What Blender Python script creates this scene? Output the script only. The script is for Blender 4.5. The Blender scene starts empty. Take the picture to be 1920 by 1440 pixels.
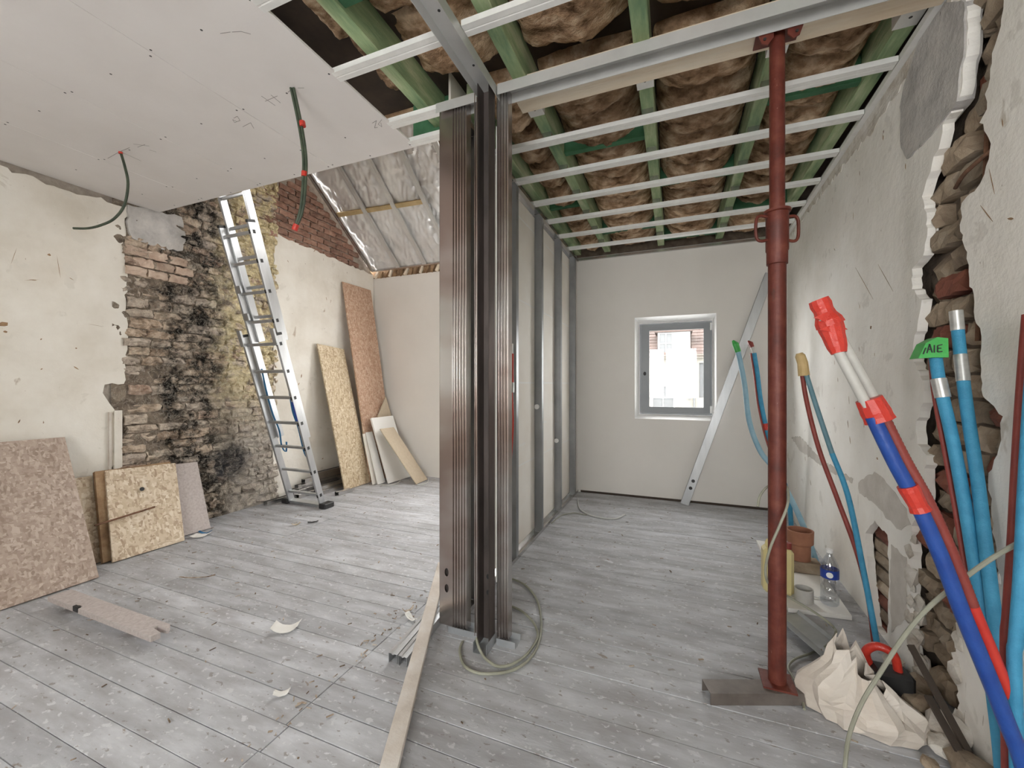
import bpy, bmesh, math, random
from mathutils import Vector, Matrix, noise
from mathutils.geometry import tessellate_polygon

# ------------------------------------------------------------------ camera, world, light, exposure
SC = bpy.context.scene
COL = SC.collection
FPX = 766.0                                   # focal length in pixels of a 1920 wide frame
YAW = math.radians(21.7)
CAM = Vector((0.0, 0.0, 1.30))
FW = Vector((-math.sin(YAW), math.cos(YAW), 0)); RT = Vector((math.cos(YAW), math.sin(YAW), 0)); UP = Vector((0, 0, 1))
cd = bpy.data.cameras.new('camera'); cam = bpy.data.objects.new('camera', cd); COL.objects.link(cam)
cd.sensor_fit = 'HORIZONTAL'; cd.sensor_width = 36.0; cd.lens = 36.0 * FPX / 1920.0; cd.clip_start = 0.02; cd.clip_end = 200
cam.location = CAM; cam.rotation_euler = (math.pi / 2, 0, YAW)
SC.camera = cam
SC.view_settings.view_transform = 'Standard'; SC.view_settings.look = 'None'
SC.view_settings.gamma = 1.0; SC.view_settings.use_curve_mapping = False
SC.view_settings.exposure = 0.75
SC.cycles.max_bounces = 8; SC.cycles.diffuse_bounces = 5; SC.cycles.glossy_bounces = 3
SC.cycles.adaptive_threshold = 0.035; SC.cycles.transparent_max_bounces = 8; SC.cycles.sample_clamp_indirect = 6.0

W = bpy.data.worlds.new('sky'); SC.world = W; W.use_nodes = True
bg = W.node_tree.nodes['Background']; bg.inputs[0].default_value = (1.0, 0.98, 0.965, 1); bg.inputs[1].default_value = 11.0

def portal(name, loc, rot, sx, sy):
    l = bpy.data.lights.new(name, 'AREA'); l.shape = 'RECTANGLE'; l.size = sx; l.size_y = sy
    l.cycles.is_portal = True
    o = bpy.data.objects.new(name, l); COL.objects.link(o); o.location = loc; o.rotation_euler = rot
    return o
# an area light shines along its local -Z
portal('sky_portal_street_window', (0, 5.02, 1.48), (-math.pi / 2, 0, 0), 0.72, 1.0)
portal('sky_portal_added_far', (-2.1, 5.02, 1.55), (-math.pi / 2, 0, 0), 1.3, 1.3)  # unseen left-room window, added for daylight
portal('sky_portal_added_rear', (-.25, -2.22, 1.6), (math.pi / 2, 0, 0), 1.9, 1.5)  # window added behind the viewer to light the room
portal('sky_portal_added_side', (-4.22, -1.05, 1.55), (0, -math.pi / 2, 0), 0.9, 0.9)  # side window added out of view, lights the right wall
portal('sky_portal_added_roof', (-1.85, 3.78, 3.80), (math.radians(38.5) * -1, 0, 0), 0.7, 1.1)  # roof window added behind the studs as a light source

# ------------------------------------------------------------------ measuring helpers
def ray(x, y): return FW + RT * ((x - 960) / FPX) + UP * ((720 - y) / FPX)
def at_t(x, y, t): return CAM + ray(x, y) * t
def on_z(x, y, z): d = ray(x, y); return CAM + d * ((z - CAM.z) / d.z)
def on_x(x, y, X): d = ray(x, y); return CAM + d * ((X - CAM.x) / d.x)
def on_y(x, y, Y): d = ray(x, y); return CAM + d * ((Y - CAM.y) / d.y)
def on_pl(x, y, p, n): d = ray(x, y); return CAM + d * ((p - CAM).dot(n) / d.dot(n))
V = Vector
WX_L = -4.15; WY_F = 4.88; ZC = 2.78
# right wall: slightly out of square
RW_O = V((1.0, 2.85, 0)); RW_D = V((0.03, 1, 0)).normalized(); RW_N = V((-1, 0.03, 0)).normalized()
def RW(s, z, off=0.0): return RW_O + RW_D * (s - 2.85) + RW_N * off + UP * z
def rw_px(x, y):
    p = on_pl(x, y, RW_O, RW_N); return ((p - RW_O).dot(RW_D) + 2.85, p.z)
def lw_px(x, y):
    p = on_x(x, y, WX_L); return (p.y, p.z)
rnd = random.Random(7)

# ------------------------------------------------------------------ materials
def _n(nt, t, **kw):
    n = nt.nodes.new(t)
    for k, v in kw.items(): setattr(n, k, v)
    return n
def ramp(nt, fac, stops):
    r = _n(nt, 'ShaderNodeValToRGB'); e = r.color_ramp.elements
    while len(e) < len(stops): e.new(0.5)
    for el, (p, c) in zip(e, stops): el.position = p; el.color = (*c, 1) if len(c) == 3 else c
    nt.links.new(fac, r.inputs[0]); return r
def mixc(nt, fac, a, b, mode='MIX'):
    m = _n(nt, 'ShaderNodeMix', data_type='RGBA', blend_type=mode)
    L = nt.links.new
    for inp, v in ((m.inputs[0], fac), (m.inputs[6], a), (m.inputs[7], b)):
        if isinstance(v, (int, float)): inp.default_value = v
        elif isinstance(v, tuple): inp.default_value = (*v, 1)
        else: L(v, inp)
    return m.outputs[2]
def coords(nt, pos, stretch=(1, 1, 1), rot=(0, 0, 0)):
    if pos: src = _n(nt, 'ShaderNodeNewGeometry').outputs['Position']
    else: src = _n(nt, 'ShaderNodeTexCoord').outputs['Object']
    mp = _n(nt, 'ShaderNodeMapping'); mp.inputs['Scale'].default_value = stretch; mp.inputs['Rotation'].default_value = rot
    nt.links.new(src, mp.inputs[0]); return mp.outputs[0]
def noise_fac(nt, vec, scale, detail=6, rough=0.6, dist=0.0):
    n = _n(nt, 'ShaderNodeTexNoise'); n.inputs['Scale'].default_value = scale; n.inputs['Detail'].default_value = detail
    n.inputs['Roughness'].default_value = rough; n.inputs['Distortion'].default_value = dist
    nt.links.new(vec, n.inputs['Vector']); return n.outputs['Fac']
def new_mat(name):
    m = bpy.data.materials.new(name); m.use_nodes = True
    return m, m.node_tree, m.node_tree.nodes['Principled BSDF']
def M(name, c1, c2=None, c3=None, scale=6, detail=6, rough=0.8, metal=0.0, bump=0.0, bscale=40, stretch=(1, 1, 1), pos=True,
      spots=(), vary=0.0, contrast=(0.3, 0.7), spec=0.5, bdist=0.01):
    m, nt, b = new_mat(name); L = nt.links.new
    vec = coords(nt, pos, stretch)
    c2 = c2 or c1
    stops = [(contrast[0], c1), (contrast[1], c2)] if c3 is None else [(contrast[0], c1), ((contrast[0] + contrast[1]) / 2, c2), (contrast[1], c3)]
    col = ramp(nt, noise_fac(nt, vec, scale, detail), stops).outputs[0]
    for (c, s, thr, st) in spots:                # stains, specks and scratches with a shape of their own
        f = noise_fac(nt, coords(nt, pos, st), s, 4, 0.6, 0.3)
        r = ramp(nt, f, [(thr, (0, 0, 0)), (min(thr + 0.035, 1), (1, 1, 1))])
        col = mixc(nt, r.outputs[0], col, c)
    if vary:
        oi = _n(nt, 'ShaderNodeObjectInfo')
        mr = _n(nt, 'ShaderNodeMapRange'); mr.inputs[3].default_value = 1 - vary; mr.inputs[4].default_value = 1 + vary
        L(oi.outputs['Random'], mr.inputs[0])
        hs = _n(nt, 'ShaderNodeHueSaturation'); L(mr.outputs[0], hs.inputs['Value']); L(col, hs.inputs['Color']); col = hs.outputs[0]
    L(col, b.inputs['Base Color'])
    b.inputs['Roughness'].default_value = rough; b.inputs['Metallic'].default_value = metal
    b.inputs['Specular IOR Level'].default_value = spec
    if bump:
        bp = _n(nt, 'ShaderNodeBump'); bp.inputs['Strength'].default_value = bump; bp.inputs['Distance'].default_value = bdist
        L(noise_fac(nt, coords(nt, pos, stretch), bscale, 5, 0.65), bp.inputs['Height']); L(bp.outputs[0], b.inputs['Normal'])
    return m

MT = {}
MT['floor'] = M('dusty_floorboards', (.34, .33, .335), (.44, .445, .465), (.58, .59, .62), scale=3.2, detail=10, rough=.72, bump=.35, bscale=30, stretch=(1, 3.5, 1),
                spots=[((.30, .26, .23), 7, .68, (1, 2.2, 1)), ((.62, .625, .65), 5, .68, (1, 2, 1)), ((.58, .585, .60), 26, .60, (1, 1.6, 1)), ((.30, .28, .27), 21, .63, (1, 1.8, 1)), ((.20, .16, .13), 60, .79, (1, 1, 1))], vary=.09, contrast=(.3, .7), bdist=.004)
MT['gapdark'] = M('dark_underfloor', (.06, .045, .035), rough=.95)
MT['plaster'] = M('old_plaster', (.66, .61, .53), (.76, .72, .65), (.83, .80, .74), scale=2.2, detail=9, rough=.9, bump=.35, bscale=22, bdist=.008,
                  spots=[((.45, .37, .29), 5, .70, (1, 1, .5)), ((.28, .19, .13), 34, .715, (1, 1, .55)), ((.36, .28, .22), 20, .715, (3, 3, .3)), ((.70, .66, .59), 6, .62, (1, 1, 1))])
MT['plaster_r'] = M('old_white_paint', (.78, .75, .69), (.86, .83, .78), (.91, .89, .85), scale=2.6, detail=10, rough=.88, bump=.5, bscale=16, bdist=.01,
                    spots=[((.62, .57, .50), 3.6, .70, (1, 1, .8)), ((.26, .19, .14), 30, .71, (1, 1, .6)), ((.40, .34, .28), 18, .71, (3, 3, .3)), ((.76, .73, .68), 6, .62, (1, 1, 1))])
MT['cement'] = M('grey_cement', (.36, .34, .33), (.50, .48, .46), (.60, .57, .54), scale=7, detail=9, rough=.92, bump=.8, bscale=28, spots=[((.2, .17, .15), 30, .7, (1, 1, 1))])
MT['drywall'] = M('far_drywall', (.76, .73, .69), (.80, .77, .73), scale=2, rough=.9, bump=.08, bscale=90)
MT['ceilboard'] = M('ceiling_board_paper', (.70, .665, .645), (.77, .74, .725), scale=1.6, detail=8, rough=.9, bump=.06, bscale=80, spots=[((.58, .55, .53), 3, .70, (1, .35, 1))])
MT['paperback'] = M('board_backing_paper', (.82, .77, .70), (.88, .85, .80), scale=3, rough=.85)
MT['joint'] = M('white_board_edge', (.86, .85, .82), rough=.8)
MT['galv'] = M('galvanised_steel', (.50, .485, .47), (.56, .545, .53), (.62, .61, .60), scale=5, detail=5, rough=.24, metal=.92, bump=.03, bscale=60)
MT['galvdull'] = M('dull_zinc_sheet', (.40, .42, .44), (.52, .54, .56), scale=9, rough=.5, metal=.6)
MT['chan'] = M('white_zinc_channel', (.78, .78, .76), (.86, .86, .84), scale=20, rough=.42, metal=.2)
MT['alu'] = M('brushed_aluminium', (.46, .47, .48), (.58, .59, .60), scale=12, rough=.36, metal=.75, stretch=(1, 1, .15))
MT['green'] = M('green_treated_wood', (.16, .27, .15), (.34, .44, .24), (.58, .62, .42), scale=5, detail=8, rough=.85, bump=.5, bscale=30, stretch=(3, .5, 3), vary=.15)
MT['teal'] = M('dark_green_treated_wood', (.03, .11, .05), (.07, .20, .10), scale=6, rough=.85, bump=.4, vary=.2)
MT['wood'] = M('pale_pine', (.72, .58, .42), (.84, .73, .58), (.88, .80, .68), scale=4, detail=9, rough=.75, bump=.25, bscale=30, stretch=(.5, 4, 4), spots=[((.36, .22, .13), 5, .74, (1, 3, 1))])
MT['battenwood'] = M('dusty_batten', (.46, .40, .35), (.62, .56, .50), (.70, .66, .62), scale=6, detail=9, rough=.85, bump=.4, bscale=40, spots=[((.25, .18, .13), 20, .72, (1, 1, 1))])
MT['oldwood'] = M('old_brown_wood', (.14, .08, .045), (.32, .20, .11), (.46, .33, .20), scale=9, detail=8, rough=.85, bump=.5)
MT['insul'] = M('brown_glass_wool', (.12, .066, .035), (.48, .31, .19), (.84, .66, .47), scale=9, detail=12, rough=.98, bump=1.0, bscale=34, bdist=.03, stretch=(1, 1.6, 1), vary=.2, contrast=(.32, .68), spec=.1)
MT['deck'] = M('dark_attic_boards', (.035, .024, .018), (.08, .055, .04), scale=5, rough=.95)
MT['redsteel'] = M('red_oxide_steel', (.075, .016, .010), (.13, .026, .016), (.19, .052, .032), scale=12, detail=9, rough=.5, metal=.15, bump=.2, bscale=50, spots=[((.50, .36, .28), 34, .72, (1, 1, .5)), ((.08, .03, .02), 14, .68, (1, 1, .4))])
MT['rust'] = M('rusty_iron', (.10, .05, .03), (.24, .12, .07), scale=30, rough=.9, bump=.4)
MT['black'] = M('black_plastic', (.015, .015, .016), (.03, .03, .03), rough=.5)
MT['white'] = M('white_plastic', (.82, .82, .81), (.86, .86, .85), rough=.45)
MT['whitepaint'] = M('white_reveal', (.88, .88, .87), (.90, .90, .90), rough=.6)
MT['frame'] = M('grey_window_frame', (.22, .235, .25), (.26, .275, .29), scale=3, rough=.38)
MT['cable'] = M('olive_grey_cable', (.26, .26, .20), (.36, .36, .29), scale=10, rough=.55)
MT['cabledark'] = M('dark_green_conduit', (.03, .045, .03), (.07, .09, .055), scale=20, rough=.5)
MT['cablelight'] = M('pale_grey_cable', (.52, .53, .50), (.62, .62, .60), rough=.55)
MT['tapered'] = M('red_tape', (.50, .03, .02), (.62, .05, .03), scale=14, rough=.28, bump=.5, bscale=40)
MT['blue'] = M('cyan_pipe_insulation', (.035, .24, .42), (.06, .33, .54), scale=18, rough=.6, bump=.3, bscale=90)
MT['deepblue'] = M('deep_blue_conduit', (.01, .045, .25), (.022, .085, .36), scale=10, rough=.33, bump=.2, bscale=50)
MT['paleblue'] = M('pale_blue_hose', (.20, .38, .50), (.32, .50, .60), scale=10, rough=.5)
MT['tealhose'] = M('grey_teal_hose', (.10, .21, .26), (.16, .30, .36), scale=12, rough=.5)
MT['redhose'] = M('dark_red_hose', (.20, .03, .025), (.30, .055, .04), scale=12, rough=.5, bump=.25)
MT['redbright'] = M('bright_red_conduit', (.52, .03, .02), (.66, .05, .03), scale=12, rough=.4)
MT['greentape'] = M('green_tape', (.05, .36, .07), (.08, .46, .11), scale=12, rough=.4, bump=.3)
MT['silver'] = M('silver_tape', (.42, .42, .41), (.60, .60, .58), scale=20, rough=.35, metal=.6, stretch=(1, 1, 2))
MT['masking'] = M('masking_tape', (.58, .40, .17), (.70, .52, .26), scale=18, rough=.6, bump=.5)
MT['tubewhite'] = M('grey_white_tube', (.42, .41, .38), (.54, .53, .50), scale=12, rough=.5)
MT['membrane'] = M('vapour_barrier_film', (.62, .62, .62), (.74, .74, .74), (.84, .84, .83), scale=3, detail=7, rough=.26, metal=.2, bump=.4, bscale=12)
MT['terracotta'] = M('terracotta', (.26, .11, .065), (.38, .17, .10), scale=9, rough=.7, bump=.15)
MT['yellow'] = M('pale_yellow_plastic', (.66, .56, .26), (.74, .65, .34), scale=4, rough=.45)
MT['bag'] = M('crumpled_white_bag', (.62, .54, .46), (.76, .70, .63), scale=5, rough=.55, bump=.4, bscale=20)
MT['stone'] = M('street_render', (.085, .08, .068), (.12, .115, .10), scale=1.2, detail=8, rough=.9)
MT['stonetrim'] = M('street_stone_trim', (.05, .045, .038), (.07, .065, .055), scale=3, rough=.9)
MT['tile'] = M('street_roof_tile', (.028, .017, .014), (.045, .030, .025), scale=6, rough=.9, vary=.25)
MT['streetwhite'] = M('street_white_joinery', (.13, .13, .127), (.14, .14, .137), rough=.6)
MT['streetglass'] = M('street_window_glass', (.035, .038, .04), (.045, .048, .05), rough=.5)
MT['stud'] = M('brown_reflection_steel', (.33, .255, .225), (.44, .385, .36), (.54, .52, .505), scale=1.1, detail=4, rough=.26, metal=.9, stretch=(1, 1, 1.4), contrast=(.4, .62))  # brown tint stands for reflections, painted into the steel
MT['studshade'] = M('painted_stud_shade', (.07, .06, .055), (.16, .13, .12), scale=9, rough=.5, metal=.5, stretch=(1, 1, .3))  # steel darkened to paint the shade inside the open stud
MT['studgrey'] = M('dull_grey_stud', (.26, .27, .28), (.36, .37, .38), scale=4, rough=.35, metal=.7)
MT['barepatch'] = M('bare_beige_plaster', (.52, .48, .43), (.66, .62, .57), scale=9, detail=8, rough=.95, bump=.6, bscale=30)
MT['battenyellow'] = M('yellowish_roof_batten', (.44, .33, .17), (.58, .45, .25), scale=8, rough=.85, bump=.3)
MT['track'] = M('light_steel_track', (.54, .54, .53), (.64, .64, .63), scale=6, rough=.38, metal=.4)
MT['palebrick'] = M('pale_pinkish_brick', (.36, .25, .19), (.50, .38, .30), (.60, .49, .40), scale=9, detail=8, rough=.95, bump=.7, bscale=30, vary=.25)
MT['darksteel'] = M('stained_dark_steel', (.12, .10, .085), (.22, .19, .17), scale=9, rough=.55, metal=.3)
MT['chip'] = M('pinkish_chipboard', (.42, .365, .345), (.50, .445, .425), (.56, .505, .49), scale=60, detail=4, rough=.85, pos=False, bump=.2, bscale=80)
MT['paper'] = M('white_paper', (.78, .76, .72), (.84, .83, .80), scale=9, rough=.8, bump=.2)
MT['label_blue'] = M('dark_blue_label', (.02, .05, .30), (.025, .07, .36), rough=.4)
MT['tan'] = M('tan_board', (.52, .43, .32), (.58, .49, .37), scale=30, rough=.85)
MT['pencil'] = M('pencil_line', (.22, .20, .19), (.30, .28, .27), rough=.9)
MT['debris'] = M('floor_debris', (.12, .08, .05), (.34, .26, .19), (.55, .48, .40), scale=12, rough=.9, contrast=(.4, .6))
MT['rubble'] = M('plaster_rubble', (.40, .34, .28), (.62, .58, .52), (.76, .73, .69), scale=11, detail=9, rough=.95, bump=.8, bscale=30)
MT['strap'] = M('blue_webbing', (.02, .12, .26), (.03, .18, .36), scale=20, rough=.7)
MT['sticker'] = M('grey_sticker', (.36, .37, .38), (.52, .53, .54), scale=60, rough=.5)
MT['gablebrick'] = M('red_brown_gable_brick', (.20, .105, .075), (.30, .17, .125), (.40, .26, .20), scale=10, detail=8, rough=.92, bump=.6, bscale=40, vary=.25)
MT['mortar'] = M('grey_mortar', (.30, .26, .22), (.46, .41, .36), scale=16, detail=8, rough=.95, bump=.8, bscale=40)
MT['brickrow'] = M('exposed_wall_brick', (.19, .14, .10), (.32, .25, .18), (.44, .37, .29), scale=7, detail=9, rough=.95, bump=.8, bscale=30, vary=.3)
MT['brickred'] = M('exposed_red_brick', (.18, .06, .04), (.27, .10, .065), scale=8, detail=9, rough=.95, bump=.7, bscale=30, vary=.2)
MT['chase'] = M('dark_chase_mortar', (.10, .075, .055), (.22, .17, .13), scale=12, detail=9, rough=.95, bump=1, bscale=25)

def osb(name, tones, scale=1.0, seed=0.0):
    m, nt, b = new_mat(name); L = nt.links.new
    cols = None
    for k, (rot, st) in enumerate((((0.5, .3, .7), (14, 26, 44)), ((1.2, .9, .2), (40, 17, 30)), ((-.6, .4, 1.5), (28, 40, 13)))):
        vec = coords(nt, False, tuple(s * scale for s in st), rot)
        ad = _n(nt, 'ShaderNodeVectorMath', operation='ADD'); ad.inputs[1].default_value = (seed + k * 3.1, k * 1.7, seed)
        L(vec, ad.inputs[0])
        v = _n(nt, 'ShaderNodeTexVoronoi'); v.inputs['Scale'].default_value = 1.0; L(ad.outputs[0], v.inputs['Vector'])
        sp = _n(nt, 'ShaderNodeSeparateColor'); L(v.outputs['Color'], sp.inputs[0])
        c = ramp(nt, sp.outputs[0], [(0, tones[0]), (.35, tones[1]), (.75, tones[2]), (1, tones[3])]).outputs[0]
        if cols is None: cols = c
        else:
            g = ramp(nt, sp.outputs[1], [(.48, (0, 0, 0)), (.55, (1, 1, 1))])
            cols = mixc(nt, g.outputs[0], cols, c)
    L(cols, b.inputs['Base Color']); b.inputs['Roughness'].default_value = .8
    bp = _n(nt, 'ShaderNodeBump'); bp.inputs['Strength'].default_value = .25; bp.inputs['Distance'].default_value = .004
    L(cols, bp.inputs['Height']); L(bp.outputs[0], b.inputs['Normal'])
    return m
MT['osb_yellow'] = osb('yellow_strand_board', ((.40, .29, .18), (.56, .44, .29), (.65, .54, .38), (.74, .64, .49)), 1.9)
MT['osb_red'] = osb('reddish_strand_board', ((.34, .20, .13), (.46, .29, .20), (.53, .36, .26), (.60, .45, .34)), 2.3, 4)
MT['osb_pink'] = osb('dusty_pink_strand_board', ((.30, .225, .18), (.40, .31, .255), (.46, .37, .31), (.55, .46, .40)), 2.0, 9)
MT['osb_pale'] = osb('pale_strand_board', ((.40, .29, .20), (.56, .45, .32), (.66, .55, .42), (.74, .65, .53)), 1.7, 14)

def chimney_mat(name, mortar=False):
    """Sooted flue masonry: orange at the left, black soot in the old flue, yellow clay at the right, grey low down."""
    m, nt, b = new_mat(name); L = nt.links.new
    g = _n(nt, 'ShaderNodeNewGeometry'); pos = g.outputs['Position']
    sp = _n(nt, 'ShaderNodeSeparateXYZ'); L(pos, sp.inputs[0])
    wob = noise_fac(nt, pos, 2.3, 4)
    def math_(op, a, b_=0.0, c=None):
        n = _n(nt, 'ShaderNodeMath', operation=op)
        for i, v in enumerate((a, b_) if c is None else (a, b_, c)):
            if isinstance(v, (int, float)): n.inputs[i].default_value = v
            else: L(v, n.inputs[i])
        return n.outputs[0]
    yy = math_('ADD', sp.outputs[1], math_('MULTIPLY', math_('SUBTRACT', wob, .5), .55))
    if mortar: base = ramp(nt, noise_fac(nt, pos, 15, 8), [(.3, (.13, .10, .08)), (.7, (.38, .31, .24))]).outputs[0]
    else:
        oi = _n(nt, 'ShaderNodeObjectInfo')
        base = ramp(nt, oi.outputs['Random'], [(0, (.54, .36, .25)), (.3, (.68, .54, .41)), (.55, (.56, .49, .44)), (.8, (.74, .63, .51)), (1, (.48, .27, .20))]).outputs[0]
        base = mixc(nt, .5, base, ramp(nt, noise_fac(nt, pos, 16, 10, .7), [(.38, (.07, .05, .035)), (.5, (.56, .45, .35)), (.62, (.92, .82, .69))]).outputs[0])
    # yellow clay mortar, mostly right of the flue and high up
    r1 = ramp(nt, yy, [(0, (0, 0, 0)), (1, (1, 1, 1))]); r1.color_ramp.elements[0].position = 0
    mr = _n(nt, 'ShaderNodeMapRange'); mr.inputs[1].default_value = 2.52; mr.inputs[2].default_value = 2.78; L(yy, mr.inputs[0])
    mz = _n(nt, 'ShaderNodeMapRange'); mz.inputs[1].default_value = 0.9; mz.inputs[2].default_value = 1.7; mz.inputs[3].default_value = .35; L(sp.outputs[2], mz.inputs[0])
    patch = ramp(nt, noise_fac(nt, pos, 9, 8, .65), [(.40, (0, 0, 0)), (.50, (1, 1, 1))]).outputs[0]
    f = math_('MULTIPLY', math_('MULTIPLY', mr.outputs[0], mz.outputs[0]), patch)
    col = mixc(nt, f, base, ramp(nt, noise_fac(nt, pos, 26, 6), [(.35, (.50, .39, .20)), (.65, (.94, .84, .56))]).outputs[0])
    # grey whitewash low at the right
    mg = _n(nt, 'ShaderNodeMapRange'); mg.inputs[1].default_value = 1.25; mg.inputs[2].default_value = .7; L(sp.outputs[2], mg.inputs[0])
    fg = math_('MULTIPLY', math_('MULTIPLY', mg.outputs[0], mr.outputs[0]), .75)
    col = mixc(nt, fg, col, ramp(nt, noise_fac(nt, pos, 14, 9, .7), [(.33, (.16, .145, .14)), (.5, (.46, .42, .39)), (.68, (.72, .67, .60))]).outputs[0])
    # soot: dense between two wavering edges, broken by lighter scraped spots
    a = _n(nt, 'ShaderNodeMapRange'); a.inputs[1].default_value = 2.10; a.inputs[2].default_value = 2.20; L(yy, a.inputs[0])
    c = _n(nt, 'ShaderNodeMapRange'); c.inputs[1].default_value = 2.88; c.inputs[2].default_value = 2.56; L(yy, c.inputs[0])
    br = ramp(nt, noise_fac(nt, pos, 7, 10, .72), [(.43, (1, 1, 1)), (.57, (.08, .08, .08))]).outputs[0]
    fs = math_('MULTIPLY', math_('MULTIPLY', a.outputs[0], c.outputs[0]), br)
    col = mixc(nt, fs, col, (.018, .015, .013))
    # one round soot mark low on the grey brick
    d = _n(nt, 'ShaderNodeVectorMath', operation='DISTANCE'); L(pos, d.inputs[0]); d.inputs[1].default_value = (-4.15, 2.78, .52)
    ms = _n(nt, 'ShaderNodeMapRange'); ms.inputs[1].default_value = .22; ms.inputs[2].default_value = .10; L(math_('ADD', d.outputs['Value'], math_('MULTIPLY', math_('SUBTRACT', wob, .5), .3)), ms.inputs[0])
    col = mixc(nt, math_('MULTIPLY', ms.outputs[0], .8), col, (.04, .042, .05))
    # thin white lime runs
    lw = ramp(nt, noise_fac(nt, pos, 13, 9, .7, 1.2), [(.488, (0, 0, 0)), (.50, (1, 1, 1)), (.512, (0, 0, 0))]).outputs[0]
    col = mixc(nt, math_('MULTIPLY', lw, .85), col, (.72, .66, .56))
    L(col, b.inputs['Base Color']); b.inputs['Roughness'].default_value = .95; b.inputs['Specular IOR Level'].default_value = .2
    bp = _n(nt, 'ShaderNodeBump'); bp.inputs['Strength'].default_value = 1.0; bp.inputs['Distance'].default_value = .03
    L(noise_fac(nt, pos, 22, 8, .7), bp.inputs['Height']); L(bp.outputs[0], b.inputs['Normal'])
    return m
MT['chimney'] = chimney_mat('sooted_chimney_brick'); MT['chimney_mortar'] = chimney_mat('sooted_chimney_mortar', True)

def glass_mat(name, tint=(1, 1, 1), gl=.06):
    m = bpy.data.materials.new(name); m.use_nodes = True; nt = m.node_tree; nt.nodes.clear()
    o = _n(nt, 'ShaderNodeOutputMaterial'); mx = _n(nt, 'ShaderNodeMixShader'); mx.inputs[0].default_value = gl
    t = _n(nt, 'ShaderNodeBsdfTransparent'); t.inputs[0].default_value = (*tint, 1)
    g = _n(nt, 'ShaderNodeBsdfGlossy'); g.inputs['Roughness'].default_value = .02
    nt.links.new(t.outputs[0], mx.inputs[1]); nt.links.new(g.outputs[0], mx.inputs[2]); nt.links.new(mx.outputs[0], o.inputs[0])
    return m
MT['glass'] = glass_mat('clear_glass', (.97, .98, .98)); MT['pet'] = glass_mat('clear_bottle_plastic', (.90, .92, .95), .22)

# ------------------------------------------------------------------ mesh helpers
WO = {}                                           # world origin of every object built
def put(o, origin, parent):
    COL.objects.link(o)
    if parent is not None: o.parent = parent; o.location = V(origin) - WO[parent.name]
    else: o.location = origin
    WO[o.name] = V(origin); return o
def tag(o, label=None, cat=None, group=None, kind=None):
    if label: o['label'] = label
    if cat: o['category'] = cat
    if group: o['group'] = group
    if kind: o['kind'] = kind
    return o
def thing(name, loc, label, cat, group=None):
    o = bpy.data.objects.new(name, None); o.empty_display_size = .05; put(o, V(loc), None); return tag(o, label, cat, group)
def smooth_path(pts, n=6):
    pts = [V(p) for p in pts]; out = []
    for i in range(len(pts) - 1):
        p0 = pts[max(i - 1, 0)]; p1 = pts[i]; p2 = pts[i + 1]; p3 = pts[min(i + 2, len(pts) - 1)]
        for k in range(n):
            t = k / n
            out.append(0.5 * ((2 * p1) + (p2 - p0) * t + (2 * p0 - 5 * p1 + 4 * p2 - p3) * t * t + (3 * p1 - p0 - 3 * p2 + p3) * t ** 3))
    out.append(pts[-1]); return out
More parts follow.
